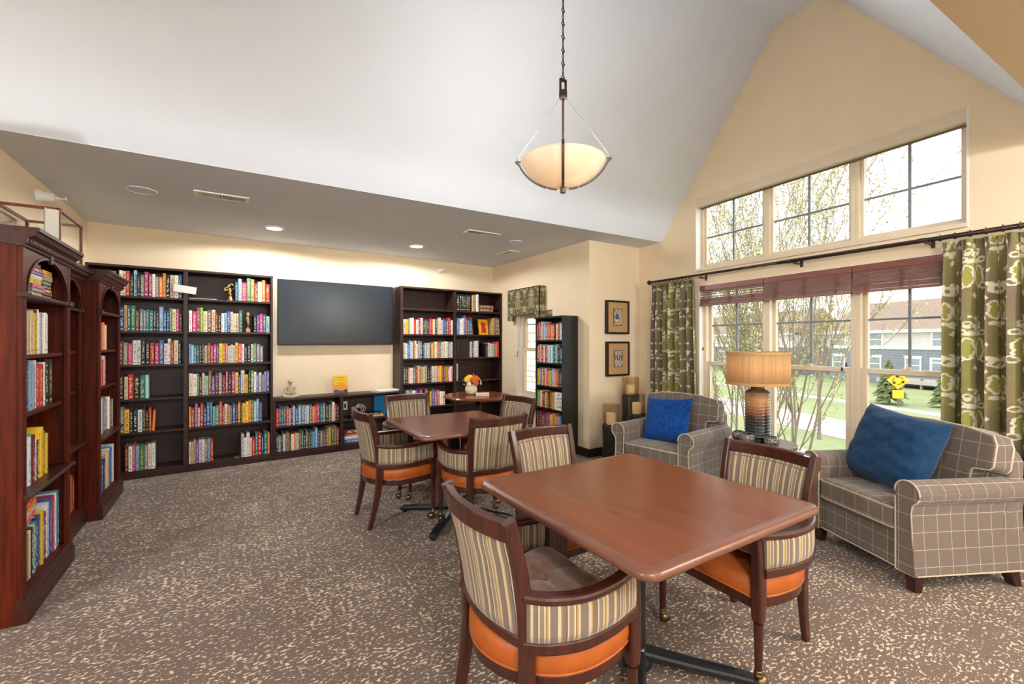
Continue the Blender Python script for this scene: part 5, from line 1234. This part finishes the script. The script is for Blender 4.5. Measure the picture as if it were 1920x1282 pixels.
row(FC1, 3.155, 3.80, .127, 'cttwkNckatdbydrwlbmwlt', (.20, .34), 'bottom shelf, '+K1, dep=(.2, .28), hs=[.60, .62, .62, .70, .72, .70, .74, .76, .78, .80, .84, .84, .88, .78, .80, .92, .92, .95, .98, .98, 1.0, 1.0])
flat_stack(FC1, 3.40, .02, .40, [('r', .18, .025), ('w', .2, .03), ('o', .2, .03), ('r', .2, .03)], 'above the bottom row, '+K1, .16, tilt=-.32)
flat_stack(FC2, 4.12, .05, 1.613, [('c', .16, .03), ('w', .15, .02), ('w', .16, .03), ('a', .15, .025)], 'arch of '+K2, .15)
row(FC2, 3.92, 4.40, 1.01, 'nlNlwalwy', (.22, .25), 'second shelf, '+K2)
row(FC2, 3.92, 4.25, .85, 'rRuw', (.15, .16), 'small shelf, '+K2)
row(FC2, 3.92, 4.45, .62, 'okrwlwtaw', (.20, .27), 'ledge, '+K2)
row(FC2, 3.92, 4.54, .127, 'kwkcwkrkdwooNr', (.24, .32), 'bottom shelf, '+K2, dep=(.16, .20))
row(FC1, 4.66, 5.05, 1.305, 'ccwRoc', (.20, .25), 'upper shelf, '+K3)
row(FC1, 4.66, 5.03, 1.01, 'eumyrwm', (.20, .25), 'second shelf, '+K3)
row(FC1, 4.66, 5.30, .62, 'wekwkeewne', (.24, .29), 'ledge, '+K3, dep=(.16, .22))
row(FC1, 4.66, 5.32, .127, 'rrumblbdNcNwblw', (.20, .33), 'bottom shelf, '+K3, dep=(.18, .24), hs=[.66, .68, .72, .74, .74, .78, .8, .82, .88, .9, .92, .95, .96, .98, 1.0])

def book_mesh(m, b, X=None):
    w, h, d, cv = b['w'], b['h'], b['d'], .0028
    pc = C(226, 214, 190); k = dict(col=b['col'], ink=b['ink'][:3]+(b['seed'],))
    bx = lambda x0, y0, z0, x1, y1, z1, **q: m.box(x0, y0, z0, x1, y1, z1, X, **q)
    bx(-w/2, .004, 0, -w/2+cv, d, h, **k); bx(w/2-cv, .004, 0, w/2, d, h, **k)
    bx(-w/2+cv, .006, .003, w/2-cv, d-.004, h-.004, col=pc, ink=pc)
    p = [(-w/2, .004), (-w/2*.82, 0), (w/2*.82, 0), (w/2, .004)]; vs_ = []; uv = []
    for z_ in (0, h):
        for (x, y), u in zip(p, (0, .1, .9, 1)):
            q = Vector((x, y, z_)); q = X @ q if X is not None else q; vs_.append(tuple(q)); uv.append((u, z_/h))
    m.add(vs_, [(0, 1, 5, 4), (1, 2, 6, 5), (2, 3, 7, 6), (4, 5, 6, 7), (3, 2, 1, 0)], uv=uv, **k)
def book_xf(b):
    Fm, rot = b['F']; X = Fm @ Matrix.Translation((b['s'], b['set'], b['z']))
    if b['flat']:
        X = X @ Matrix.Rotation(b['tilt'], 4, 'Y') @ Matrix.Translation((b['h']/2, 0, b['w']/2)) @ Matrix.Rotation(-PI/2, 4, 'Y')
    elif b['tilt']:
        sg = 1 if b['tilt'] > 0 else -1
        X = X @ Matrix.Translation((sg*b['w']/2, 0, 0)) @ Matrix.Rotation(b['tilt'], 4, 'Y') @ Matrix.Translation((-sg*b['w']/2, 0, 0))
    return X
cpos = Vector((0, 0, CAM_H))
def shown(b):
    p = b['F'][0] @ Vector((b['s'], b['set'], b['z']+b['h']/2)); d = p-cpos; n = (b['F'][0].to_3x3() @ Vector((0, -1, 0)))
    px = d.x*math.cos(YAW)-d.y*math.sin(YAW); dep = d.x*math.sin(YAW)+d.y*math.cos(YAW)
    vis = 1.0 if abs(px/dep) < 1.15 else 0
    return vis*b['w']*b['h']*max(.15, -n.dot(d.normalized()))/dep**2
for b_ in BOOKS:
    if len(b_['label'].split()) > 16: b_['label'] = b_['label'].replace('bookcase right of television', 'right bookcase').replace('bookcase left of television', 'left bookcase')
BOOKS.sort(key=shown, reverse=True)
rest = MB()
for i, b_ in enumerate(BOOKS):
    X = book_xf(b_)
    if i < 300:
        m = MB(); book_mesh(m, b_); o = m.build('book', 'book', None, recalc=False); o.matrix_world = X; tag(o, b_['label'], 'book', 'books on the shelves'); b_['obj'] = o
    else: book_mesh(rest, b_, X)
if rest.v:
    o = rest.build('small_books', 'book', None, recalc=False); tag(o, 'remaining small books seen farthest off or most hidden on the shelves', 'books', None, 'stuff')
def lettering(txt, size, parent, M4, mat, name='title_lettering'):
    cu = bpy.data.curves.new('t', 'FONT'); cu.body = txt; cu.size = size; cu.extrude = .0006; cu.align_x = 'CENTER'
    ob = bpy.data.objects.new('t', cu); COL.objects.link(ob); bpy.context.view_layer.update()
    me = bpy.data.meshes.new_from_object(ob.evaluated_get(bpy.context.evaluated_depsgraph_get())); bpy.data.objects.remove(ob)
    me.name = name; me.materials.clear(); me.materials.append(M[mat]); o = bpy.data.objects.new(name, me); COL.objects.link(o); o.parent = parent; o.matrix_local = M4; return o
# ---- special books and small things on the shelves
RX = Matrix.Rotation(PI/2, 4, 'X')
def on_back(s, off, z, rz=0.0): return BP(s, off, z), BANG+rz
def plain_book(label, w, h, d, c, loc, rz, ink=(240, 232, 210), name='book'):
    m = MB(); b_ = dict(w=w, h=h, d=d, col=C(*c), ink=C(*ink), seed=.3); book_mesh(m, b_); o = m.build(name, 'book', None, recalc=False); o.location = loc; o.rotation_euler = (0, 0, rz); return tag(o, label, 'book', 'books on the shelves')
# black ADA volume on the fourth shelf, left bay
l, r = on_back(.385, DEP-.006, SHZ[2]); ada = [b_ for b_ in BOOKS if b_['code'] == 'k' and 'fourth shelf, left bay, bookcase left' in b_['label']]
if ada:
    big = max(ada, key=lambda q: q['s'])
    if 'obj' in big:
        lettering('ADA', .022, big['obj'], Matrix.Translation((0, -.0012, big['h']*.62)) @ RX, 'paper')
# white face-out book in the black bookcase
o = MB().box(-.065, 0, 0, .065, .018, .215).build('book', 'paper', None, bevel=.002); o.location = (XS-.240, 4.742-.452, .54); o.rotation_euler = (0, 0, -PI/2)
tag(o, 'white book with bold black lettering facing out in the black bookcase', 'book', 'books on the shelves')
for txt, z_, sz in (('WE', .172, .042), ('GRUF', .128, .042), ('CLO', .078, .050), ('COME', .028, .042)):
    lettering(txt, sz, o, Matrix.Translation((.010, -.0008, z_)) @ RX, 'black')
# yellow book standing face out on the low case
l, r = on_back(2.386, .25, .7055); t = thing('paperback', 'yellow and orange paperback standing face out under the television', 'book', l, r)
n1, n2 = 40, 70; xx, zz = np.meshgrid(np.linspace(0, 1, n1), np.linspace(0, 1, n2)); cA, cB, cC, cD = (np.array(C(*c)) for c in ((250, 196, 20), (246, 150, 40), (236, 160, 110), (70, 62, 62)))
k1 = np.clip((zz-.42)/.15, 0, 1)[..., None]; k2 = np.clip((zz-.27)/.1, 0, 1)[..., None]; cc = (cB*(1-k1)+cA*k1); cc = cC*(1-k2)+cc*k2; cc = np.where((zz < .24+.03*np.sin(xx*9))[..., None], cD, cc)
rs = np.random.RandomState(3); words = rs.rand(n2, n1) > .42
for zc, c_ in ((.90, (120, 110, 30)), (.78, (120, 110, 30)), (.62, (170, 120, 20)), (.51, (150, 70, 20)), (.14, (170, 160, 150))):
    mk = (np.abs(zz-zc) < .022) & (xx > .1) & (xx < (.75 if zc != .62 else .92)) & words; cc = np.where(mk[..., None], np.array(C(*c_)), cc)
MB().box(-.083, .001, 0, .083, .026, .235).build('pages', 'paper', t, bevel=.001)
m = MB(); m.grid([(-.085+.17*a, 0, .237*c) for a, c in zip(xx.ravel(), zz.ravel())], n1, n2, col=[tuple(q) for q in cc.reshape(-1, 4).tolist()]); m.build('front_cover', 'attr', t, recalc=False)
MB().box(-.085, .0265, 0, .085, .029, .237).build('rear_cover', 'signyellow', t)
# seated stone figure
l, r = on_back(1.815, .20, .7055); t = thing('seated_statue', 'small grey stone statue of a seated meditating figure under the television', 'statue', l, r)
m = MB()
def blob(cx, cy, cz, rx, ry, rz, n=12):
    m.lathe([(math.sin(PI*i/8)+1e-6 if 0 < i < 8 else 0, -math.cos(PI*i/8)) for i in range(9)], n, c=(cx, cy, cz), M_=Matrix.Diagonal((rx, ry, rz, 1)))
blob(0, 0, .075, .040, .030, .055); blob(0, .002, .118, .044, .026, .030); m.tube([(0, 0, .135), (0, -.006, .165)], [.016, .014], 10); blob(0, -.008, .187, .024, .027, .030); blob(0, -.006, .212, .012, .012, .010)
for sx in (-1, 1):
    m.tube(catmull([(sx*.042, 0, .125), (sx*.054, -.006, .09), (sx*.046, -.026, .062), (sx*.012, -.046, .052)], 5), [.014]*5+[.012]*5+[.010]*6, 8)
    m.tube(catmull([(sx*.02, -.004, .03), (sx*.072, -.022, .026), (sx*.066, -.05, .018), (-sx*.012, -.058, .014)], 5), [.026]*5+[.022]*5+[.016]*6, 8)
    m.lathe([(.006, 0), (.008, .012), (.004, .02)], 6, c=(sx*.025, -.004, .176))
m.build('figure', 'stone', t, smooth=True)
m = MB(); m.lathe([(0, 0), (.078, 0), (.08, .006), (.07, .012), (0, .012)], 24, M_=Matrix.Diagonal((1, .72, 1, 1)), c=(0, -.018, 0)); m.build('base', 'stone', t, smooth=True)
l, r = on_back(1.655, .22, .7055); tag(MB().box(-.05, -.03, 0, .05, .03, .008).build('remote_control', 'black', None, bevel=.003), 'small dark remote control at the left end of the low bookcase', 'remote'); ob = bpy.data.objects['remote_control']; ob.location = l; ob.rotation_euler = (0, 0, r)
l, r = on_back(2.98, .17, .7055, .12); t = thing('paper_stack', 'thin stack of white papers and magazines at the low bookcase end', 'papers', l, r)
for i, (c, dz) in enumerate((('paper', .006), ('black', .003), ('paper', .012))):
    z0 = (.0, .006, .009)[i]; MB().box(-.16+.015*i, -.10, z0, .15+.01*i, .10-.01*i, z0+dz).build('sheet_bundle', c, t)
# items in the low case right bay
l, r = on_back(2.47, .012, .47); t = thing('wall_outlet', 'white double outlet at the back of the low bookcase', 'outlet', l, r); MB().box(-.06, -.008, 0, .06, -.001, .115).build('plate', 'plastic', t, bevel=.003)
for dx in (-.025, .03): MB().box(dx-.012, -.012, .03, dx+.012, -.007, .085).build('socket', 'black' if dx > 0 else 'trimwhite', t)
l, r = on_back(2.60, .16, .386); t = thing('router', 'small black router with white cables in the low bookcase', 'router', l, r); MB().box(-.09, -.07, 0, .09, .07, .035).build('case', 'black', t, bevel=.008)
for k in range(3): m = MB(); m.tube(catmull([(-.05+.03*k, .0, .03), (-.02+.02*k, -.02, .13+.02*k), (.06+.03*k, -.01, .12), (.08+.01*k, .06, .03)], 6), .004, 6); m.build('cable', 'plastic', t, smooth=True)
plain_book('tall blue folder leaning in the right bay of the low bookcase', .03, .27, .21, (44, 130, 176), *on_back(2.98, .27, .386, .55))
F_ = FB
for n, (c, L_, th2, zz_) in enumerate((((196, 158, 112), .27, .03, 0), ((40, 32, 30), .25, .025, .03))):
    l, r = on_back(2.80, .26, .386+zz_)
    o = plain_book('%s book lying flat beside the blue folder' % ('tan', 'black')[n], th2, L_, .19, c, l, r); o.matrix_world = Matrix.Translation(l) @ Matrix.Rotation(r, 4, 'Z') @ Matrix.Translation((L_/2, 0, th2/2)) @ Matrix.Rotation(-PI/2, 4, 'Y')
zz_ = .0855
for n, (c, nm, th2) in enumerate((((60, 96, 160), 'blue', .045), ((150, 170, 200), 'pale blue', .02), ((226, 222, 216), 'white', .02), ((190, 40, 40), 'red', .03), ((96, 30, 28), 'maroon', .05))):
    l, r = on_back(2.56, .275, zz_); L_ = .27
    o = plain_book('%s book lying flat low in the right bay under the television' % nm, th2, L_, .2, c, l, r); o.matrix_world = Matrix.Translation(l) @ Matrix.Rotation(r, 4, 'Z') @ Matrix.Translation((L_/2, 0, th2/2)) @ Matrix.Rotation(-PI/2, 4, 'Y'); zz_ += th2
# gold figurine, card, papers, wooden figurine, bookend on the left case
l, r = on_back(1.20, .22, SHZ[5]+.0005); t = thing('gold_figurine', 'small gold figurine at the end of the top shelf books', 'figurine', l, r); m = MB()
m.tube(catmull([(.01, 0, 0), (0, 0, .05), (.004, 0, .10), (-.006, 0, .14)], 5), [.030, .028, .026, .023, .020, .018, .017, .018, .020, .021, .020, .017, .013, .010, .008, .008], 10)
blob(-.01, -.005, .162, .016, .016, .018); m.tube(catmull([(-.015, 0, .125), (-.05, -.01, .11), (-.045, -.012, .135), (-.01, -.01, .15)], 5), .007, 7); m.tube(catmull([(.01, 0, .13), (.045, 0, .14), (.03, -.01, .175), (.0, -.01, .185)], 5), .007, 7); m.build('figure', 'gold', t, smooth=True)
m = MB(); m.lathe([(0, 0), (.034, 0), (.032, .008), (0, .010)], 20); m.build('base', 'gold', t)
l, r = on_back(.795, DEP+.004, 1.885); o = MB().box(-.10, -.002, 0, .095, .0, .075).build('paper_card', 'paper', None); o.location = l; o.rotation_euler = (0, math.radians(7), r); tag(o, 'white card taped across the upright between the top shelves', 'card')
l, r = on_back(.955, .22, SHZ[5]+.0005); t = thing('paper_pile', 'few white sheets lying on the nearly empty top shelf', 'papers', l, r)
for i in range(3): MB().box(-.12, -.06, .002*i, .13-.01*i, .06, .002*i+.0018).build('sheet', 'paper', t)
l, r = on_back(1.372, .24, SHZ[4]+.0005); t = thing('carved_bookend', 'brown carved bookend at the gap on the second shelf', 'bookend', l, r)
m = MB(); m.box(-.022, -.03, 0, .022, .03, .04); m.tube([(0, 0, .03), (.003, 0, .10), (-.004, 0, .16), (0, 0, .225)], [.018, .014, .018, .012], 10); blob(0, -.002, .20, .018, .018, .024); m.build('carving', 'matburlap', t, bevel=.003)
l, r = on_back(1.285, .20, SHZ[0]+.0005); t = thing('glass_bookend', 'pale green metal bookend on the bottom shelf', 'bookend', l, r); MB().box(-.045, -.09, 0, .01, .05, .003).build('foot_plate', 'evergreen', t); MB().box(.008, -.09, 0, .011, .05, .13).build('upright_plate', 'evergreen', t)
# right case, right bay: face-out book and black folder
l, r = on_back(4.545, .19, SHZ[4]+.001); t = thing('art_book', 'yellow book with a red figure facing out in the right bookcase', 'book', l, r); Xb = Matrix.Rotation(-.16, 4, 'X')
MB().box(-.085, 0, 0, .085, .02, .245, Xb).build('cover', 'signyellow', t, bevel=.002)
m = MB(); sil = [(-.045, .035), (.04, .03), (.045, .09), (.03, .13), (.05, .17), (.03, .20), (.005, .185), (.0, .20), (-.03, .21), (-.045, .18), (-.035, .12)]; m.prism([Xb @ Vector((x, -.0022, z_)) for x, z_ in sil], Xb.to_3x3() @ Vector((0, .002, 0))); m.build('red_figure', plain('red_print', C(200, 40, 40), .5), t)
plain_book('wide black binder on the third shelf of the right bookcase', .20, .27, .22, (26, 24, 26), *on_back(4.13, DEP-.03, SHZ[3]), ink=(40, 38, 38))
# flowers on the round table
RT = Vector((2.47, 4.68, .7485)); FV = RT+Vector((-.055, .06, 0)); t = thing('flower_vase', 'cream round vase of yellow and orange flowers on the round table', 'vase', FV)
m = MB(); m.lathe([(0, 0), (.038, 0), (.062, .02), (.073, .055), (.068, .09), (.050, .110), (.054, .118), (.047, .118), (.044, .108), (0, .09)], 32); m.build('vase', 'cream_ceramic', t, smooth=True)
rng = random.Random(8); YEL = plain('yellow_petals', C(248, 196, 24), .6, var=.08); ORA = plain('orange_petals', C(238, 104, 36), .6, var=.1); PINK = plain('cream_petals', C(244, 226, 196), .6, var=.05); LEAF = plain('pale_leaves', C(150, 176, 110), .6, var=.2)
def flower(c, r, mat, nrm, layers=3, np_=11):
    nrm = Vector(nrm).normalized(); q = Vector((0, 0, 1)).rotation_difference(nrm).to_matrix(); fm = MB()
    for L_ in range(layers):
        for k in range(np_):
            a = 2*PI*k/np_+L_*.3; rr = r*(1-.22*L_); u = Vector((math.cos(a), math.sin(a), .25+.25*L_)).normalized(); w = Vector((-math.sin(a), math.cos(a), 0))*rr*.24
            p = [Vector((0, 0, .004*L_)), u*rr*.6+w, u*rr, u*rr*.6-w]; fm.add([Vector(c)+q @ x for x in p], [(0, 1, 2, 3)])
    fl = fm.build('flower', mat, t, recalc=False); cm = MB(); cm.lathe([(r*.2, 0), (r*.18, r*.18), (0, r*.22)], 10, c=Vector(c)+nrm*r*.15, M_=q.to_4x4()); cm.build('flower_centre', mat, fl); return fl
def stem(c): m = MB(); m.tube([(0, 0, .08), (c[0]*.6, c[1]*.6, .13), c], .003, 5); m.build('stem', LEAF, t)
for c, r_, mt, nr in (((-.075, -.045, .185), .042, YEL, (-.6, -.7, .4)), ((-.03, -.02, .205), .046, YEL, (-.2, -.5, .8)), ((.0, -.065, .180), .050, ORA, (-.1, -.9, .4)), ((.045, -.045, .195), .044, ORA, (.3, -.7, .6)), ((.03, -.07, .14), .036, ORA, (.3, -.9, .1)), ((.09, -.03, .175), .034, PINK, (.7, -.5, .5)), ((-.06, -.065, .135), .03, PINK, (-.5, -.8, .2)), ((.09, -.06, .135), .03, PINK, (.6, -.7, .2)), ((.02, .05, .2), .04, ORA, (.1, .6, .7))):
    flower(c, r_, mt, nr); stem(c)
for k in range(46):
    a = rng.uniform(0, 2*PI); rr = rng.uniform(.05, .105); c = Vector((math.cos(a)*rr, math.sin(a)*rr, rng.uniform(.105, .19))); m = MB(); u = Vector((math.cos(a), math.sin(a), rng.uniform(-.3, .8))).normalized()*.022; w = u.cross(Vector((0, 0, 1))).normalized()*.010
    m.add([c-u, c+w, c+u, c-w], [(0, 1, 2, 3)]); m.build('leaf', LEAF, t, recalc=False)
m = MB(); c = Vector((.035, .0, .235)); 
for k in range(6): u = Vector((rng.uniform(-.2, .2), rng.uniform(-.2, .2), 1)).normalized()*.025; w = Vector((.008, .004, 0)); q = c+Vector((rng.uniform(-.012, .012), 0, -.012*k)); m.add([q-u, q+w, q+u, q-w], [(0, 1, 2, 3)])
m.build('leaf_sprig', LEAF, t, recalc=False)
o = plain_book('small cream book lying flat beside the flower vase', .032, .15, .10, (226, 206, 172), RT, 0, (160, 120, 90)); o.matrix_world = Matrix.Translation(RT+Vector((-.085, -.115, 0))) @ Matrix.Rotation(math.radians(-32), 4, 'Z') @ Matrix.Translation((.15, 0, .016)) @ Matrix.Rotation(-PI/2, 4, 'Y')
bpy.context.view_layer.update()
